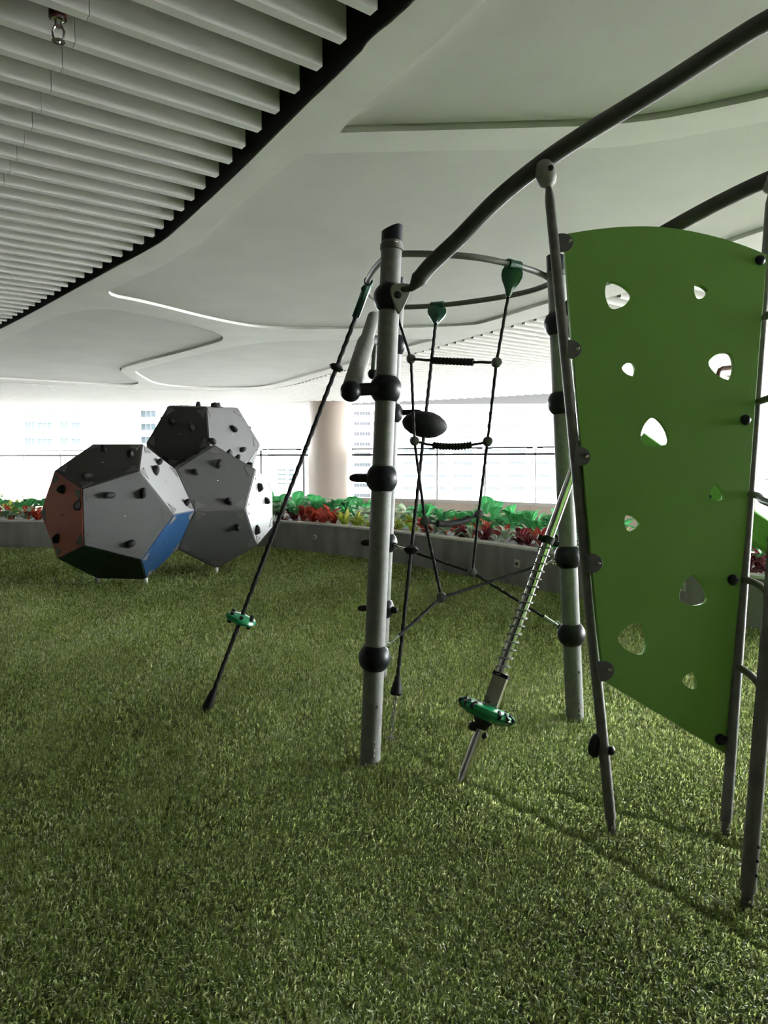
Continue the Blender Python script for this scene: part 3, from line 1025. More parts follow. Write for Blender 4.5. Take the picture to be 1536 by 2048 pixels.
d2 = A2[-1] - A2[-2]
A2 += [A2[-1] + d2 * 0.8 - Z * 0.02, A2[-1] + Vector((d2.x * 1.8, d2.y * 1.8, d2.z * 1.35)), A2[-1] + Vector((d2.x * 3.2, d2.y * 3.2, d2.z * 1.3))]
a2p = smooth_path(A2, 8)
arch2 = MB().tube(a2p, AR, 20).build('arch_tube', M['arch'], CF)
MB().tube([a2p[0] + (a2p[1] - a2p[0]).normalized() * 0.01, a2p[0], bc['r1'] + Vector((0.05, -0.04, 0.03))], [AR * 1.05, AR, 0.014], 16).build('arch_end', M['arch'], arch2)
bracket('r1', Vector((0.35, -0.92, 0.05)), Vector((1, 0.3, 0)), arch2)

# -- legs that carry the green panel
LR = 0.0215
def leg(A, B, bottom_py, name='panel_leg', top_taper=True, r=LR):
    d = (B - A).normalized()
    j = line_pt(A, B, bottom_py)
    L = (B - A).length
    pts = [A - d * 0.04, j, j + d * 0.001, j + d * 0.003, A.lerp(B, 0.5)]
    rs = [r * 0.76, r * 0.76, r * 0.78, r, r]
    if top_taper:
        pts += [B - d * 0.07, B - d * 0.045, B]
        rs += [r, r * 0.9, r * 0.55]
    else:
        pts += [B]
        rs += [r]
    o = MB().tube(pts, rs, 20).build(name, M['dkgalv'], CF)
    nd = Vector((-0.15, -1, 0.1)).normalized()
    MB().lathe(A + d * 0.03 + nd * (r * 0.7), nd, [(0, 0.007), (0.006, 0.007), (0.010, 0.003)], 10).build('foot_bolt', M['chrome'], o)
    return o
LA = G(1224, 1667)
LBarch = at(1086, 325, Y1 - 0.265)
LB = at(1097, 372, Y1 - 0.265)
legL = leg(LA, LB, 1639)
kd = (LBarch - LB).normalized()
kn = MB().lathe(LB - kd * 0.005, kd, [(0, 0.016), (0.012, 0.034), (0.035, 0.043), (0.07, 0.045), (0.10, 0.043), (0.115, 0.030)], 22).build('arch_knuckle', M['bracket'], legL)
MB().lathe(LB + kd * 0.06 + Vector((0.012, -0.040, 0)), (0.2, -1, 0), [(0, 0.012), (0.008, 0.012), (0.008, 0.006)], 12).build('knuckle_bolt', M['rubber'], legL)
RA = G(1450, 1672)
RB = at(1542, 385, Y2 - 0.56)
legR = leg(RA, RB, 1645)
MB().lathe(RB - Z * 0.005, Z, [(0, 0.016), (0.012, 0.034), (0.035, 0.043), (0.07, 0.045), (0.09, 0.030)], 22).build('arch_knuckle', M['bracket'], legR)
TA = G(1493, 1816)
TB = at(1640, -20, 2.66)
legT = leg(TA, TB, 1784, name='ladder_leg', top_taper=False, r=0.0255)
for k, z in enumerate((0.118, 0.165, 0.21)):
    nd = Vector((0.45, -1, 0)).normalized()
    p = TA + (TB - TA) * (z / TB.z)
    MB().lathe(p + nd * 0.022, nd, [(0, 0.006), (0.006, 0.006), (0.009, 0.003)], 10).build('foot_bolt', M['rubber'], legT)
def leg_z(A, B, z):
    return A + (B - A) * ((z - A.z) / (B.z - A.z))
for py in (1332, 1157, 988, 805, 640):
    a = line_pt(RA, RB, py)
    b = leg_z(TA, TB, a.z - 0.02)
    m_ = a.lerp(b, 0.5) + Vector((0.05, 0.0, 0.0)) * (1 if py > 1000 else 0)
    MB().tube(smooth_path([a, a.lerp(m_, 0.5) + Vector((0.012, 0, 0.004)), m_, m_.lerp(b, 0.5) + Vector((0.012, 0, -0.002)), b], 4), 0.0145, 14).build('ladder_rung', M['dkgalv'], CF)
# disc step on the left leg
dp = line_pt(LA, LB, 1496)
dax = Vector((-0.80, 0.58, 0.12)).normalized()
dso = MB().lathe(dp - dax * 0.0, dax, [(0.012, 0.030), (0.018, 0.046), (0.030, 0.052), (0.046, 0.047), (0.055, 0.030), (0.058, 0.008)], 28).build('disc_step', M['black'], CF)
MB().tube([dp + dax * 0.02, dp - dax * 0.03], 0.014, 12).build('step_axle', M['galv'], dso)
MB().lathe(dp - dax * 0.024, -dax, [(0, 0.017), (0.010, 0.019), (0.018, 0.014), (0.022, 0.005)], 16).build('step_cap', M['black'], dso)

# -- green climbing panel with rounded triangular holes
def near_leg(A, B, py, dy):
    p = line_pt(A, B, py)
    return p.y + dy
P_BL = at(1205, 1365, near_leg(LA, LB, 1365, -0.012))
P_TL = at(1127, 480, near_leg(LA, LB, 480, -0.012))
P_BR = at(1447, 1505, near_leg(RA, RB, 1505, -0.015))
P_TR = at(1530, 512, near_leg(RA, RB, 512, -0.015))
cen = (P_BL + P_TL + P_BR + P_TR) / 4
N = (P_TR - P_BL).cross(P_TL - P_BR).normalized()
if N.y > 0:
    N = -N
print('PANEL dev', [(p - cen).dot(N) for p in (P_BL, P_TL, P_BR, P_TR)])
px_ = (Vector((1, 0, 0)) - N * N.x).normalized()
py_ = N.cross(px_).normalized()
def pl(px, py):
    q = on_plane(px, py, cen, N) - cen
    return Vector((q.dot(px_), q.dot(py_), 0))
top = smooth_path([pl(*p) for p in ((1131, 470), (1180, 462), (1240, 456), (1300, 455), (1360, 461), (1430, 476), (1490, 495), (1531, 512))], 4)
right = smooth_path([pl(*p) for p in ((1531, 512), (1514, 720), (1499, 930), (1482, 1150), (1464, 1340), (1448, 1506))], 3)[1:]
left = smooth_path([pl(*p) for p in ((1206, 1361), (1188, 1200), (1170, 1000), (1156, 840), (1142, 680), (1128, 487))], 3)
ol_main = top + right + left
def tri_hole(px, py, size, ang):
    c = pl(px, py)
    r = size / F * (cen.y) * 0.5
    pts = []
    for k in range(3):
        a = math.radians(ang) + k * 2 * math.pi / 3
        pts.append(Vector((math.cos(a), math.sin(a), 0)) * r)
    out = []
    for k in range(3):
        a, b = pts[k], pts[(k + 1) % 3]
        m_ = (a + b) / 2 * 1.95
        mid_arc = []
        for i in range(0, 7):
            t = 0.07 + 0.86 * i / 6
            mid_arc.append(a * (1 - t) ** 2 + m_ * 2 * t * (1 - t) + b * t * t)
        out += mid_arc
    out = chaikin(out, 2)
    return [c + p for p in out]
holes = [(1232, 592, 70, 5), (1398, 585, 38, 5), (1257, 739, 36, 180), (1443, 732, 70, 175), (1307, 868, 72, 90), (1430, 988, 38, 90), (1260, 1046, 38, 5), (1384, 1184, 72, 90), (1266, 1277, 72, 180), (1379, 1361, 38, 180)]
outs = [[(p.x, p.y) for p in ol_main]] + [[(p.x, p.y) for p in tri_hole(*h)] for h in holes]
mw = Matrix.Identity(4)
for i in range(3):
    mw[i][0], mw[i][1], mw[i][2], mw[i][3] = px_[i], py_[i], N[i], cen[i]
panel = link('climbing_panel', sheet_mesh('climbing_panel', outs, 0.0095, 0.0012), M['greenp'], CF, mw)
panel['label'] = 'tall green board with rounded triangular holes'
for (tx, ty) in ((1134, 487), (1150, 701), (1168, 915), (1191, 1127), (1214, 1339)):
    L_ = line_pt(LA, LB, ty)
    c = on_plane(tx, ty, cen, N)
    lx = (c - L_).normalized()
    lx = (lx - N * lx.dot(N)).normalized()
    ly = N.cross(lx)
    base = c - lx * 0.034 + N * 0.013
    w = 0.040
    olt = [(-0.012, w), (0.010, w)] + [(0.010 + 0.046 * math.sin(a), w * math.cos(a)) for a in [math.pi * i / 14 for i in range(1, 14)]] + [(0.010, -w), (-0.012, -w)]
    mt = Matrix.Identity(4)
    for i in range(3):
        mt[i][0], mt[i][1], mt[i][2], mt[i][3] = lx[i], ly[i], N[i], base[i]
    link('panel_tab', sheet_mesh('panel_tab', [olt], 0.004, 0.001), M['tab'], panel, mt)
    MB().lathe(base + lx * 0.036 + N * 0.003, N, [(0, 0.012), (0.004, 0.011), (0.018, 0.004), (0.019, 0.002)], 16).build('tab_bolt', M['chrome'], panel)
for (kx, ky) in ((1516, 523), (1487, 841), (1462, 1160), (1437, 1478)):
    c = on_plane(kx, ky, cen, N) + N * 0.008
    MB().lathe(c, N, [(0, 0.023), (0.008, 0.0235), (0.017, 0.019), (0.023, 0.011), (0.025, 0.003)], 24).build('panel_knob', M['black'], panel)
    L_ = line_pt(RA, RB, ky)
    MB().tube([c - N * 0.02, L_], 0.012, 10).build('knob_arm', M['black'], panel)

# -- spinning spring pole with green seat
SA = G(922, 1563)
SM = at(1138, 966, Y1 + 0.12)
sd_ = (SM - SA).normalized()
# run on to the rear arch
best = min(((SA + sd_ * t - q).length, t) for t in [1.5 + 0.01 * i for i in range(180)] for q in a2p[4:60:2])
SB = SA + sd_ * best[1]
print('POLE', best, SB)
pole = MB().tube([SA - sd_ * 0.03, SA + sd_ * 0.001, SB], 0.0235, 20).build('spring_pole', M['chrome'], CF)
def sp_pt(py):
    return line_pt(SA, SB, py)
# coil around the pole
s0, s1_ = sp_pt(1352), sp_pt(1085)
turns = 17
Ls = (s1_ - s0).length
ux = sd_.cross(Vector((0, 1, 0))).normalized()
uy = sd_.cross(ux)
coil = []
for i in range(turns * 14 + 1):
    a = 2 * math.pi * i / 14
    coil.append(s0 + sd_ * (Ls * i / (turns * 14)) + (ux * math.cos(a) + uy * math.sin(a)) * 0.0315)
MB().tube(coil, 0.0042, 6).build('coil_spring', M['galv'], pole)
ct = s1_ + sd_ * 0.01
MB().lathe(ct, sd_, [(-0.02, 0.022), (-0.018, 0.030), (0.018, 0.030), (0.02, 0.022)], 18).tube([ct - ux * 0.055, ct + ux * 0.055], 0.014, 12).build('spring_collar', M['rubber'], pole)
# housing
h0, h1 = sp_pt(1408), sp_pt(1352)
Lh = (h1 - h0).length
hx = (Vector((1, -0.35, 0.0)) - sd_ * Vector((1, -0.35, 0.0)).dot(sd_)).normalized()
hy = sd_.cross(hx)
hm = MB()
hm.box((h0 + h1) / 2 + hx * 0.008, hx, hy, sd_, (0.034, 0.030, Lh / 2))
hs = hm.build('spring_housing', M['housing'], pole, smooth=False)
MB().box(h1 + hx * 0.008 + sd_ * 0.008, hx, hy, sd_, (0.037, 0.033, 0.009)).build('housing_cap', M['rubber'], hs, smooth=False)
seat_c = sp_pt(1423)
seat = MB().lathe(seat_c, sd_, [(-0.040, 0.045), (-0.036, 0.085), (-0.022, 0.125), (0.0, 0.146), (0.018, 0.140), (0.028, 0.115), (0.030, 0.06), (0.034, 0.04)], 40).build('disc_seat', M['emerald'], CF)
seat['label'] = 'green round disc seat with dark slots'
for k in range(20):
    if k % 5 in (3, 4):
        continue
    a = k * 2 * math.pi / 20 + 0.2
    dirv = ux * math.cos(a) + uy * math.sin(a)
    tang = sd_.cross(dirv)
    v = []
    mb = MB()
    mb.box(seat_c + dirv * 0.132 + sd_ * 0.012, (dirv * 0.86 - sd_ * 0.5).normalized(), tang, (sd_ * 0.86 + dirv * 0.5).normalized(), (0.019, 0.0065, 0.0125))
    mb.build('seat_slot', M['rubber'], seat)
cl = sp_pt(1458)
MB().lathe(seat_c - sd_ * 0.042, -sd_, [(0, 0.05), (0.02, 0.036), (0.045, 0.026)], 18).build('seat_hub', M['rubber'], seat)
MB().lathe(cl - ux * 0.0 , sd_, [(-0.014, 0.022), (-0.012, 0.027), (0.012, 0.027), (0.014, 0.022)], 18).build('pole_collar', M['chrome'], pole)
MB().lathe(cl + ux * 0.024, ux, [(0, 0.018), (0.012, 0.022), (0.026, 0.020), (0.032, 0.012)], 16).build('collar_knob', M['rubber'], pole)
MB().lathe(cl - ux * 0.022 - sd_ * 0.02, -ux, [(0, 0.014), (0.010, 0.017), (0.018, 0.013), (0.022, 0.005)], 16).build('collar_knob', M['rubber'], pole)

# ------------------------------------------------------------------ dodecahedron climbing blocks
PHI = (1 + 5 ** 0.5) / 2
base_v = [Vector((a, b, c)) for a in (-1, 1) for b in (-1, 1) for c in (-1, 1)]
for a in (-1, 1):
    for b in (-1, 1):
        base_v += [Vector((0, a / PHI, b * PHI)), Vector((a / PHI, b * PHI, 0)), Vector((a * PHI, 0, b / PHI))]
nrm = []
for a in (-1, 1):
    for b in (-1, 1):
        nrm += [Vector((a * PHI, b, 0)), Vector((0, a * PHI, b)), Vector((b, 0, a * PHI))]
nrm = [n.normalized() for n in nrm]
S = 0.507
EDGE = S * 2 / PHI
INR = 1.1135 * EDGE
c1 = (G(193, 1167) + G(293, 1167)) / 2
yaw1 = math.atan2(-0.993, -0.115)
fx = Vector((math.cos(yaw1), math.sin(yaw1), 0))
fy = Vector((-fx.y, fx.x, 0))
FOOT = 0.058
C1 = Vector((c1.x, c1.y, FOOT + PHI * S))
def world1(v):
    return C1 + (fx * v.x + fy * v.y + Z * v.z) * S
V1 = [world1(v) for v in base_v]
N1 = [(fx * n.x + fy * n.y + Z * n.z).normalized() for n in nrm]
def reflect(V, Ns, C, m_):
    P = C + m_ * INR
    V2 = [v - m_ * (2 * (v - P).dot(m_)) for v in V]
    Nn = [n - m_ * (2 * n.dot(m_)) for n in Ns]
    return V2, Nn, C + m_ * (2 * INR)
m12 = max(N1, key=lambda n: n.dot(Vector((0.62, 0.78, 0)).normalized()))
V2, N2, CB2 = reflect(V1, N1, C1, m12)
m23 = max(N2, key=lambda n: n.dot(Vector((-0.35, 0.79, 0.526)).normalized()))
V3, N3, CB3 = reflect(V2, N2, CB2, m23)
blocks = thing('climbing_block_cluster', 'cluster of three dodecahedron climbing blocks with black hand holds', 'climbing blocks', (C1.x, C1.y, 0))
# shared pieces, built about the origin with the face normal along +z
RP = EDGE / (2 * math.sin(math.pi / 5))
def pent(r, z):
    return [Vector((r * math.cos(math.pi / 2 + 2 * math.pi * k / 5), r * math.sin(math.pi / 2 + 2 * math.pi * k / 5), z)) for k in range(5)]
def panel_mesh(mname):
    lo, mid_, hi = pent(RP * 0.965, -0.012), pent(RP * 0.988, 0.0), pent(RP * 0.980, 0.004)
    v = lo + mid_ + hi
    f = [tuple(range(10, 15)), tuple(reversed(range(5)))]
    for r in range(2):
        for k in range(5):
            l = (k + 1) % 5
            f.append((r * 5 + k, r * 5 + l, (r + 1) * 5 + l, (r + 1) * 5 + k))
    me = mk_mesh('block_panel', v, f)
    me.materials.append(M[mname])
    return me
PM = {k: panel_mesh(k) for k in ('b_light', 'b_mid', 'b_dark', 'b_white', 'b_red', 'b_blue', 'b_green')}
# corner plate: kite in one corner of the pentagon, apex along +y, with two bolts
cp = MB()
ap = RP * 0.975
kk = 0.145
e1v = Vector((math.cos(math.radians(-126)), math.sin(math.radians(-126)), 0))
e2v = Vector((math.cos(math.radians(-54)), math.sin(math.radians(-54)), 0))
A_ = Vector((0, ap, 0))
tri = [A_, A_ + e1v * kk, A_ + e2v * kk]
cp.add([p + Z * 0.0045 for p in tri] + [p + Z * 0.0085 for p in tri], [(3, 4, 5), (0, 1, 4, 3), (1, 2, 5, 4), (2, 0, 3, 5)])
for e in (e1v, e2v):
    cp.lathe(A_ + e * 0.098 + Vector((0, -0.016, 0.0085)), Z, [(0, 0.0075), (0.005, 0.0065), (0.007, 0.002)], 8)
CPM = mk_mesh('corner_plate', cp.v, cp.f)
CPM.materials.append(M['plate'])
bm_ = MB().lathe((0, 0, 0.004), Z, [(0, 0.011), (0.005, 0.010), (0.009, 0.004)], 12)
BOLT = mk_mesh('centre_bolt', bm_.v, bm_.f, True)
BOLT.materials.append(M['chrome'])
HM = []
for k in range(3):
    r_ = random.Random(20 + k)
    hv, hf = [], []
    seg, rings = 10, 5
    for i in range(rings):
        t = i / (rings - 1)
        rad = 0.045 * (1 - 0.42 * t ** 2.2)
        for j in range(seg):
            a = 2 * math.pi * j / seg
            rr = rad * (1 + 0.22 * math.sin(2 * a + k) + r_.uniform(-0.08, 0.08))
            hv.append(Vector((rr * math.cos(a) * (1.25 if k != 1 else 1.0) + 0.012 * t * (k - 1), rr * math.sin(a) - 0.010 * t, 0.004 + 0.062 * t + 0.008 * math.cos(a) * t)))
    for i in range(rings - 1):
        for j in range(seg):
            l = (j + 1) % seg
            hf.append((i * seg + j, i * seg + l, (i + 1) * seg + l, (i + 1) * seg + j))
    hf.append(tuple(range((rings - 1) * seg, rings * seg)))
    me = mk_mesh('hand_hold', hv, hf, True)
    me.materials.append(M['rubber'])
    HM.append(me)
def face_verts(V, n, C):
    ds = sorted(range(20), key=lambda i: -(V[i] - C).dot(n))[:5]
    return [V[i] for i in ds]
def find(Ns, d):
    return max(range(12), key=lambda i: Ns[i].dot(Vector(d).normalized()))
def build_block(V, Ns, C, colours, default, hold_spots, label, skip):
    core = MB()
    idx = {}
    fs = []
    for n in Ns:
        fv = sorted(range(20), key=lambda i: -(V[i] - C).dot(n))[:5]
        cc = sum((V[i] for i in fv), Vector()) / 5
        ex = (V[fv[0]] - cc).normalized()
        ey = n.cross(ex)
        fv.sort(key=lambda i: math.atan2((V[i] - cc).dot(ey), (V[i] - cc).dot(ex)))
        fs.append(tuple(fv))
    core.add([C + (v - C) * 0.992 for v in V], fs)
    b = core.build('climbing_block', M['plate'], blocks, smooth=False)
    b['label'] = label
    for fi, n in enumerate(Ns):
        if fi in skip:
            continue
        fv = [V[i] for i in fs[fi]]
        cc = sum(fv, Vector()) / 5
        topv = max(fv, key=lambda p: p.z + 0.001 * p.x)
        ey = (topv - cc).normalized()
        ex = ey.cross(n)
        mw = Matrix.Identity(4)
        for i in range(3):
            mw[i][0], mw[i][1], mw[i][2], mw[i][3] = ex[i], ey[i], n[i], cc[i]
        link('block_panel', PM[colours.get(fi, default)], None, b, mw)
        if n.z < -0.7:
            continue
        link('centre_bolt', BOLT, None, b, mw)
        for k in range(5):
            link('corner_plate', CPM, None, b, mw @ Matrix.Rotation(2 * math.pi * k / 5, 4, 'Z'))
        for (hpx, hpy) in hold_spots.get(fi, []):
            q = on_plane(hpx, hpy, cc + n * 0.004, n) - cc
            r_ = rnd.random() * 6.28
            link('hand_hold', HM[rnd.randrange(3)], None, b, mw @ Matrix.Translation((q.dot(ex), q.dot(ey), 0)) @ Matrix.Rotation(r_, 4, 'Z'))
        if fi not in hold_spots and n.z > -0.6:
            for k in range(3):
                a = rnd.random() * 6.28
                r_ = RP * rnd.uniform(0.35, 0.6)
                link('hand_hold', HM[k], None, b, mw @ Matrix.Translation((r_ * math.cos(a), r_ * math.sin(a), 0)) @ Matrix.Rotation(a, 4, 'Z'))
    return b
def zz(x, y):
    return (40 + x / 2.743, 780 + y / 2.743)
def face_at(V, Ns, C, px, py):
    """front-facing face seen at a picture point"""
    best = None
    for i, n in enumerate(Ns):
        if n.dot(CAM - (C + n * INR)) <= 0:
            continue
        fv = face_verts(V, n, C)
        cc = sum(fv, Vector()) / 5
        a, b_ = proj(cc)
        e = (a - px) ** 2 + (b_ - py) ** 2
        if best is None or e < best[0]:
            best = (e, i)
    return best[1]
def F1(x, y):
    return face_at(V1, N1, C1, *zz(x, y))
red, gry, top_, wht, blu, bot = F1(260, 690), F1(605, 685), F1(500, 400), F1(830, 560), F1(825, 840), F1(480, 960)
cols1 = {red: 'b_red', gry: 'b_light', top_: 'b_dark', wht: 'b_white', blu: 'b_blue', bot: 'b_green'}
holds1 = {red: [zz(240, 545), zz(325, 632), zz(207, 815)], gry: [zz(492, 578), zz(675, 565), zz(605, 845)], top_: [zz(460, 332), zz(605, 355), zz(375, 476)],
          wht: [zz(760, 398), zz(737, 446), zz(910, 622)], blu: [], bot: []}
print('FACES1', red, gry, top_, wht, blu, bot)
build_block(V1, N1, C1, cols1, 'b_mid', holds1, 'nearest block with red, grey and blue faces', {find(N1, m12)})
def F2(x, y):
    return face_at(V2, N2, CB2, *zz(x, y))
up2, lo2, rt2 = F2(1080, 500), F2(1080, 815), F2(1310, 660)
print('FACES2', up2, lo2, rt2)
build_block(V2, N2, CB2, {up2: 'b_mid', lo2: 'b_mid', rt2: 'b_white'}, 'b_mid',
            {up2: [zz(962, 452), zz(1095, 405), zz(1145, 615)], lo2: [zz(1190, 752)], rt2: [zz(1310, 535), zz(1348, 607), zz(1295, 766)]}, 'right block with two grey faces towards the lawn', {find(N2, -m12), find(N2, m23)})
def F3(x, y):
    return face_at(V3, N3, CB3, *zz(x, y))
l3, r3 = F3(870, 270), F3(1130, 270)
print('FACES3', l3, r3)
build_block(V3, N3, CB3, {l3: 'b_dark', r3: 'b_light'}, 'b_mid',
            {l3: [zz(833, 176), zz(945, 208), zz(795, 378)], r3: [zz(1168, 214), zz(1050, 284), zz(1218, 328)]}, 'raised rear block with charcoal and light grey faces', {find(N3, -m23)})
# feet
feet = []
for V in (V1, V2):
    zmin = min(p.z for p in V)
    for p in V:
        if p.z < zmin + 0.01:
            MB().tube([Vector((p.x, p.y, -0.01)), Vector((p.x, p.y, p.z + 0.02))], 0.026, 14).build('block_foot', M['coping'], blocks)
for V in (V1, V2, V3):
    print('BLOCK', min(p.z for p in V), max(p.z for p in V), [tuple(round(a) for a in proj(p)) for p in V][:4])

# ------------------------------------------------------------------ green slide and bent pipe behind the panel
sl = thing('slide', 'light green plastic slide descending behind the green panel', 'slide', (1.9, 5.3, 0))
s_top, s_bot = at(1262, 900, 5.2), at(1690, 1206, 4.7)
sdv = (s_bot - s_top).normalized()
ssx = sdv.cross(Z).normalized()
if ssx.y > 0:
    ssx = -ssx
sup = ssx.cross(sdv)
if sup.z < 0:
    sup = -sup
prof = [(-0.24, 0.14), (-0.22, 0.15), (-0.20, 0.14), (-0.19, 0.03), (-0.15, 0.0), (0.15, 0.0), (0.19, 0.03), (0.20, 0.14), (0.22, 0.15), (0.24, 0.14), (0.24, 0.12), (0.22, -0.01), (0.17, -0.04), (-0.17, -0.04), (-0.22, -0.01), (-0.24, 0.12)]
v, f = [], []
NP = len(prof)
for i in range(9):
    c = s_top.lerp(s_bot, i / 8)
    for (a, b) in prof:
        v.append(c + ssx * a + sup * b)
for i in range(8):
    for k in range(NP):
        l = (k + 1) % NP
        f.append((i * NP + k, i * NP + l, (i + 1) * NP + l, (i + 1) * NP + k))
link('chute', mk_mesh('chute', v, f, True, 35), M['slide'], sl)
for i in range(10):
    c = s_top.lerp(s_bot, 0.08 + i * 0.09) + ssx * 0.243 + sup * 0.05
    MB().lathe(c, ssx, [(-0.006, 0.016), (0.004, 0.016), (0.006, 0.012)], 12).build('grip_stud', M['dkgreen'], sl)
for t in (0.15, 0.94):
    c = s_top.lerp(s_bot, t)
    MB().tube([Vector((c.x, c.y, -0.02)), c - sup * 0.03], 0.03, 14).build('slide_post', M['galv'], sl)
pp = at(1437, 742, 8.6)
pipe = MB().tube([Vector((pp.x, pp.y, 0.3)), Vector((pp.x, pp.y, pp.z - 0.03)), Vector((pp.x + 0.015, pp.y, pp.z + 0.012)), Vector((pp.x + 0.05, pp.y, pp.z + 0.03)), Vector((pp.x + 0.45, pp.y - 0.02, pp.z + 0.075))], 0.028, 14).build('bent_pipe', M['brown'])
tag(pipe, 'slim brown pipe with bent top standing in the planter', 'pipe')

# ------------------------------------------------------------------ sprinklers in the slatted ceiling
def sprinkler(px, py, label, near):
    P = atz(px, py, HC - 0.03)
    k_ = 1.15 if near else 1.0
    if near:      # it hangs in the gap between two slats
        P = min((atz(px, py, 3.38 + 0.005 * i) for i in range(40)), key=lambda q: abs(n2.x * q.x + n2.y * q.y - (p0 + 2.5 * SP)))
    t = thing('sprinkler_head', label, 'sprinkler', (P.x, P.y, 3.98), 'ceiling sprinklers')
    MB().tube([P + Z * 0.48, P + Z * 0.085 * k_], 0.034 * k_ if near else 0.016, 14).build('supply_pipe', M['redpipe'], t)
    MB().lathe(P + Z * 0.10 * k_, -Z, [(0, 0.024 * k_), (0.02 * k_, 0.024 * k_), (0.024 * k_, 0.016 * k_), (0.045 * k_, 0.014 * k_)], 14).build('fitting', M['chrome'], t)
    mb = MB()
    for s_ in (-1, 1):
        mb.tube([P + Vector((0.012 * s_, 0, 0.06)) * k_, P + Vector((0.024 * s_, 0, 0.035)) * k_, P + Vector((0.018 * s_, 0, 0.005)) * k_, P], 0.0045 * k_, 8)
    mb.build('yoke', M['chrome'], t)
    MB().lathe(P, -Z, [(0, 0.026 * k_), (0.003, 0.026 * k_), (0.004, 0.008 * k_), (0.012, 0.006 * k_)], 14).build('deflector', M['chrome'], t)
sprinkler(117, 82, 'chrome sprinkler head on dark red pipe, nearest in the slatted ceiling', True)
sprinkler(1076, 676, 'small chrome sprinkler head in the far slats, left of the green panel', False)
sprinkler(1014, 771, 'small chrome sprinkler head in the far slats, above the rope net', False)
sprinkler(98, 776, 'small chrome sprinkler head in the far left slats beside the soffit edge', False)
sprinkler(30, 799, 'small chrome sprinkler head at the far left picture edge', False)
sprinkler(457, 804, 'small chrome sprinkler head in the far slats, left of the column', False)

# ------------------------------------------------------------------ planting
def leaf_mesh(name, m, L, W, droop, petiole=0.0, wave=0.0):
    n = 6
    v, f, ac = [], [], []
    for i in range(n + 1):
        t = i / n
        s = petiole + t * L
        z = 1.05 * s - 0.62 * droop * s * s / max(L + petiole, 0.01)
        x = s * 0.75
        w = W * (math.sin(math.pi * min(1, t * 0.92 + 0.06)) ** 0.75)
        wz = wave * math.sin(t * 9)
        v += [Vector((x, -w, z + 0.25 * w + wz)), Vector((x, 0, z)), Vector((x, w, z + 0.25 * w - wz))]
        ac += [1, 0, 1]
    for i in range(n):
        a = i * 3
        f += [(a, a + 3, a + 4, a + 1), (a + 1, a + 4, a + 5, a + 2)]
    if petiole > 0:
        k = len(v)
        v += [Vector((0, -0.004, 0)), Vector((0, 0.004, 0))]
        ac += [0, 0]
        f.append((k, 0 + 1, k + 1))
    me = mk_mesh(name, v, f, True)
    me.materials.append(M[m])
    at_ = me.attributes.new('across', 'FLOAT', 'POINT')
    at_.data.foreach_set('value', [float(x) for x in ac])
    return me
LEAF = {
    'red': [leaf_mesh('leaf', 'leaf_red', 0.24, 0.034, 0.85), leaf_mesh('leaf', 'leaf_red', 0.20, 0.040, 1.15)],
    'burg': [leaf_mesh('leaf', 'leaf_burg', 0.24, 0.040, 0.95), leaf_mesh('leaf', 'leaf_burg', 0.19, 0.045, 1.25)],
    'lime': [leaf_mesh('leaf', 'leaf_lime', 0.17, 0.022, 0.6), leaf_mesh('leaf', 'leaf_lime', 0.14, 0.026, 1.0)],
    'green': [leaf_mesh('leaf', 'leaf_green', 0.20, 0.062, 1.0, 0.12), leaf_mesh('leaf', 'leaf_green', 0.17, 0.055, 1.25, 0.16, 0.008)],
    'pale': [leaf_mesh('leaf', 'leaf_pale', 0.20, 0.045, 1.0, 0.07), leaf_mesh('leaf', 'leaf_pale', 0.17, 0.05, 1.3, 0.1)],
}
STEM = mk_mesh('stem', *tube([(0, 0, -0.02), (0, 0, 0.07)], [0.012, 0.006], 6))
STEM.materials.append(M['stem'])
KIND = {'red': ('red_cordyline', 'red cordyline', 'plant', 15), 'burg': ('burgundy_cordyline', 'burgundy cordyline', 'plant', 14),
        'lime': ('lime_croton', 'yellow-green croton', 'plant', 20), 'green': ('broadleaf_plant', 'broad-leaved green plant', 'plant', 13),
        'pale': ('variegated_plant', 'pale variegated plant', 'plant', 13)}
def section(px):
    if px < 300: return 'left of the climbing blocks'
    if px < 570: return 'behind the climbing blocks'
    if px < 720: return 'in front of the column'
    if px < 800: return 'beside the near steel post'
    if px < 970: return 'behind the rope net'
    if px < 1130: return 'left of the green panel'
    return 'behind the green panel'
ROWN = ('front row', 'second row', 'third row', 'back row')
def plant(P, kind, row, sc):
    r_ = rnd
    name, lab, cat, nleaf = KIND[kind]
    px = proj(P)[0]
    t = thing(name, lab, cat, P, '%s plants of the planter' % lab, r_.random() * 6.28)
    PLANTED.append((px, (lab, row, section(px)), t))
    n = nleaf + r_.randint(-2, 2)
    mw0 = t.matrix_basis
    o = bpy.data.objects.new('stem', STEM)
    COL.objects.link(o)
    o.parent = t
    o.scale = (sc, sc, sc)
    for i in range(n):
        a = i * 2.399 + r_.uniform(-0.3, 0.3)
        tilt = r_.uniform(-0.70, 0.30)
        s = sc * r_.uniform(0.75, 1.15)
        o = bpy.data.objects.new('leaf', LEAF[kind][r_.randrange(2)])
        COL.objects.link(o)
        o.parent = t
        o.matrix_local = Matrix.Translation((0, 0, 0.05 * sc * r_.random())) @ Matrix.Rotation(a, 4, 'Z') @ Matrix.Rotation(tilt, 4, 'Y') @ Matrix.Rotation(r_.uniform(-0.3, 0.3), 4, 'X') @ Matrix.Scale(s, 4)
PLANTED = []
rows = [(0.27, 0.25), (0.52, 0.30), (0.86, 0.36), (1.28, 0.44)]
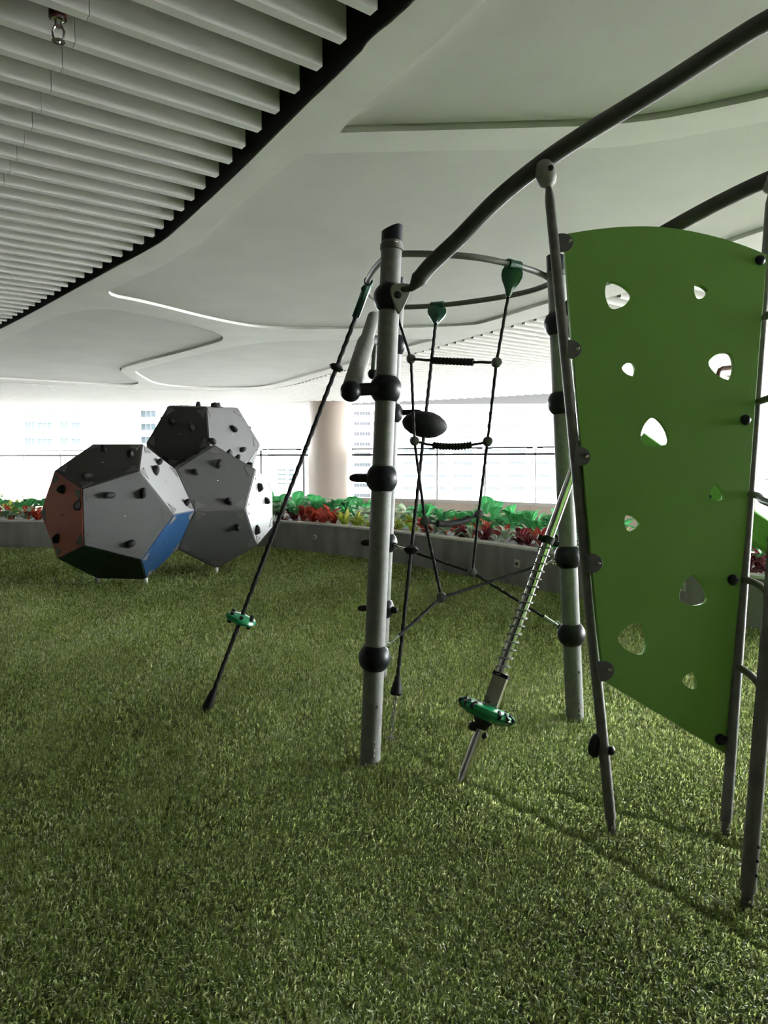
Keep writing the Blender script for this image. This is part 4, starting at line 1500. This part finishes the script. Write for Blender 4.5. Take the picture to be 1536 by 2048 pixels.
for ri, (off, step) in enumerate(rows):
    for P in resample(offset_path(pf, off), step, 0.1 * ri):
        px, py = proj(Vector((P.x, P.y, PZ)))
        if px < -60 or px > 1620:
            continue
        if 130 < px < 500 and ri in (1, 3):   # hidden behind the climbing blocks: every other row
            continue
        q = rnd.random()
        if px < 130:
            kind = ('red' if q < 0.5 else 'burg' if q < 0.65 else 'lime' if q < 0.85 else 'pale') if ri < 2 else ('green' if q < 0.7 else 'lime')
        elif px < 590:
            kind = ('green' if q < 0.5 else 'pale') if ri > 0 else ('pale' if q < 0.5 else 'burg')
        elif px < 690:
            kind = ('red' if q < 0.7 else 'burg') if ri < 2 else ('green' if q < 0.7 else 'pale')
        elif px < 850:
            kind = 'lime' if ri < 2 else ('pale' if q < 0.4 else 'green' if q < 0.7 else 'lime')
        elif px < 960:
            kind = ('burg' if q < 0.4 else 'pale' if q < 0.7 else 'red') if ri == 0 else ('red' if ri == 1 else 'green')
        elif px < 1120:
            kind = ('burg' if q < 0.65 else 'pale') if ri == 0 else (('red' if q < 0.7 else 'burg') if ri == 1 else 'green')
        elif px < 1400:
            kind = 'lime' if q < 0.3 else 'green' if q < 0.8 else 'burg'
        else:
            kind = 'burg' if ri < 2 else 'green'
        tall = {'red': 0.95, 'burg': 0.9, 'lime': 0.95, 'green': 1.0, 'pale': 0.95}[kind]
        sc = tall * (0.95 + 0.12 * ri) * rnd.uniform(0.85, 1.2) * (1.3 if px < 720 else 1.12)
        plant(Vector((P.x + rnd.uniform(-0.06, 0.06), P.y + rnd.uniform(-0.06, 0.06), PZ - 0.06)), kind, ri, sc)

ORD = ('leftmost', 'second from left', 'third from left', 'fourth from left', 'fifth from left', 'sixth from left', 'seventh from left', 'eighth from left', 'ninth from left', 'tenth from left')
by = {}
for px, key, t in sorted(PLANTED, key=lambda q: q[0]):
    by.setdefault(key, []).append(t)
for (lab, row, sec), ts in by.items():
    for i, t in enumerate(ts):
        if len(ts) == 1:
            t['label'] = 'only %s in planter %s %s' % (lab, ROWN[row], sec)
        else:
            t['label'] = '%s in planter %s, %s %s' % (lab, ROWN[row], ORD[min(i, 9)], sec)

# ------------------------------------------------------------------ the city beyond the glass
st = link('ground_street', mk_mesh('street', [(-700, -700, -45), (700, -700, -45), (700, 900, -45), (-700, 900, -45)], [(0, 1, 2, 3)]), M['street'])
tag(st, 'pale hazy street level far below the deck', 'ground', kind='structure')
def building(label, px0, px1, Y, z0, z1, depth, wins, pane):
    a, b = at(px0, 900, Y), at(px1, 900, Y)
    t = thing('apartment_building', label, 'building', ((a.x + b.x) / 2, Y, z0))
    MB().aabox((a.x, Y, z0), (b.x, Y + depth, z1)).build('facade', M['bwall'], t, smooth=False)
    cache = {}
    for (wx0, wx1, wy0, wy1, cells) in wins:
        p, q = at(wx0, wy0, Y), at(wx1, wy1, Y)
        w, h = q.x - p.x, p.z - q.z
        key = (round(w, 1), round(h, 1), cells)
        if key not in cache:
            fr = MB()
            th = 0.12
            for (x0, x1, y0, y1) in [(-w / 2, w / 2, h / 2 - th, h / 2), (-w / 2, w / 2, -h / 2, -h / 2 + th)] + [(-w / 2 + w * i / cells - th / 2, -w / 2 + w * i / cells + th / 2, -h / 2, h / 2) for i in range(cells + 1)]:
                fr.aabox((x0, -0.18, y0), (x1, 0.05, y1))
            pn = MB().aabox((-w / 2, -0.06, -h / 2), (w / 2, 0.04, h / 2))
            m1, m2 = mk_mesh('window', fr.v, fr.f), mk_mesh('pane', pn.v, pn.f)
            m1.materials.append(M['bframe'])
            m2.materials.append(M[pane])
            cache[key] = (m1, m2)
        c = (p + q) / 2
        wo = link('window', cache[key][0], None, t, Matrix.Translation((c.x, Y, c.z)))
        link('pane', cache[key][1], None, wo, Matrix.Translation((c.x, Y, c.z)))
wl = []
for k in range(6):
    y = 811 + k * 32.2
    wl += [(-64, -46, y, y + 19, 2), (-8, 3, y + 2, y + 17, 1), (51, 72, y, y + 19, 3), (76, 106, y + 1, y + 18, 3), (121, 138, y, y + 19, 2), (143, 163, y + 1, y + 18, 2)]
building('white apartment block with blue windows at the far left beyond the railing', -160, 190, 130, -45, 60, 25, wl, 'bpane')
wl = []
for k in range(7):
    y = 821 + k * 26
    wl += [(247, 262, y, y + 13, 2), (272, 312, y, y + 14, 4)]
building('white apartment block behind the upper climbing block', 205, 335, 158, -45, 60, 25, wl, 'bpane')
wl = []
for k in range(6):
    y = 938 + k * 9
    wl += [(556, 572, y, y + 4, 2), (577, 588, y, y + 5, 1)]
building('faint low white building between the climbing blocks and the column', 536, 600, 190, -45, 8, 20, wl[:8], 'bpane')
wl = []
for k in range(9):
    y = 823 + k * 20.5
    wl += [(708, 741, y, y + 8, 6), (746, 775, y, y + 8, 5)]
building('white office block directly right of the column', 700, 782, 205, -45, 60, 30, wl, 'bpane2')
wl = []
for k in range(7):
    y = 823 + k * 25
    wl += [(806, 834, y, y + 9, 5), (849, 890, y, y + 9, 7), (907, 944, y, y + 9, 6), (970, 1000, y, y + 8, 5), (1015, 1050, y, y + 9, 5)]
    if k > 3:
        wl += [(1060, 1100, y, y + 8, 6)]
building('broad white office block with window bands behind the rope net', 796, 1180, 165, -45, 60, 30, wl, 'bpane2')

# ------------------------------------------------------------------ artificial turf blades
rng = np.random.default_rng(3)
front_np = np.array([(p.x, p.y) for p in pf])
def ground_z(x, y):
    return 0.006 * np.sin(2.1 * x + 0.7 * y) * np.sin(1.3 * y - 0.4 * x + 1.0) + 0.004 * np.sin(5.3 * x + 2.0 * y)
seams = [(G(1150, 1680), G(1536, 1905)), (G(800, 1500), G(1150, 1680)), (G(1110, 1590), G(1480, 1700))]
def band(y0, y1, dens, wid, hgt):
    half0 = 0.62 * y1 + 0.7
    n = int(dens * (2 * half0) * (y1 - y0))
    x = rng.uniform(-half0, half0, n)
    y = rng.uniform(y0, y1, n)
    keep = np.abs(x) < 0.62 * y + 0.7
    fy_ = np.interp(x, front_np[:, 0], front_np[:, 1])
    keep &= y < fy_ - 0.02
    x, y = x[keep], y[keep]
    n = len(x)
    s = np.exp(rng.normal(0, 0.18, n))
    return x, y, wid * s, hgt * np.clip(rng.normal(1, 0.22, n), 0.4, 1.6)
bands = [(1.35, 2.6, 26000, 0.0042, 0.018), (2.6, 3.8, 17000, 0.0050, 0.020), (3.8, 5.6, 10500, 0.0062, 0.025), (5.6, 8.2, 5200, 0.0085, 0.026), (8.2, 13.0, 2300, 0.0130, 0.027)]
parts = [band(*b) for b in bands]
x = np.concatenate([p[0] for p in parts])
y = np.concatenate([p[1] for p in parts])
w = np.concatenate([p[2] for p in parts])
h = np.concatenate([p[3] for p in parts])
n = len(x)
print('BLADES', n)
ang = rng.uniform(0, 2 * np.pi, n)
lean = np.clip(rng.normal(0.6, 0.35, n) + 0.25 * np.clip((4.0 - y) / 2.0, 0, 1), 0.05, 1.9)
# the pile lies over in broad patches
patch = 1.2 * np.sin(1.7 * x + 0.9 * y) + 0.9 * np.sin(2.9 * y - 1.1 * x + 2.0)
lx_ = np.cos(ang) + 0.18 * np.cos(patch)
ly_ = np.sin(ang) + 0.18 * np.sin(patch) - 0.15
ll = np.sqrt(lx_ ** 2 + ly_ ** 2) + 1e-6
lx_, ly_ = lx_ / ll, ly_ / ll
# pile pressed down along the seams
dip = np.ones(n)
for a, b in seams:
    ab = np.array([b.x - a.x, b.y - a.y])
    L2 = (ab ** 2).sum()
    t = np.clip(((x - a.x) * ab[0] + (y - a.y) * ab[1]) / L2, 0, 1)
    wob = 0.02 * np.sin(t * 25)
    dd = np.sqrt((x - a.x - t * ab[0]) ** 2 + (y - a.y - t * ab[1] - wob) ** 2)
    dip = np.minimum(dip, np.clip(dd / 0.035, 0.35, 1))
h = h * dip
z0 = ground_z(x, y) * 0.6 + 0.003
vx, vy = -ly_, lx_
tone = np.clip(rng.beta(0.75, 1.05, n) + 0.08 * np.sin(0.9 * x + 1.7 * y) + 0.06 * np.sin(4.1 * x - 2.3 * y), 0, 1)
V = np.empty((n, 5, 3), np.float32)
fw1, fh1 = h * lean * 0.35, h * 0.62
fw2, fh2 = h * lean * 1.0, h * (1.0 - 0.28 * lean)
V[:, 0] = np.stack([x - vx * w * 0.5, y - vy * w * 0.5, z0 - 0.004], 1)
V[:, 1] = np.stack([x + vx * w * 0.5, y + vy * w * 0.5, z0 - 0.004], 1)
V[:, 2] = np.stack([x + vx * w * 0.45 + lx_ * fw1, y + vy * w * 0.45 + ly_ * fw1, z0 + fh1], 1)
V[:, 3] = np.stack([x - vx * w * 0.45 + lx_ * fw1, y - vy * w * 0.45 + ly_ * fw1, z0 + fh1], 1)
V[:, 4] = np.stack([x + lx_ * fw2, y + ly_ * fw2, z0 + fh2], 1)
me = bpy.data.meshes.new('artificial_turf')
me.vertices.add(n * 5)
me.vertices.foreach_set('co', V.reshape(-1))
idx = (np.arange(n) * 5)[:, None]
loops = np.concatenate([idx + np.array([[0, 1, 2, 3]]), idx + np.array([[3, 2, 4]])], 1).astype(np.int32)
me.loops.add(n * 7)
me.loops.foreach_set('vertex_index', loops.reshape(-1))
me.polygons.add(n * 2)
ls = (np.arange(n) * 7)[:, None] + np.array([[0, 4]])
me.polygons.foreach_set('loop_start', ls.reshape(-1).astype(np.int32))
me.update(calc_edges=True)
me.shade_smooth()
ta_ = me.attributes.new('tone', 'FLOAT', 'POINT')
ta_.data.foreach_set('value', np.repeat(tone, 5).astype(np.float32))
turf = link('artificial_turf', me, M['blade'])
tag(turf, 'short green artificial turf blades covering the play deck', 'grass', kind='stuff')
print('SLATS', slat_i, 'OBJECTS', len(bpy.data.objects))
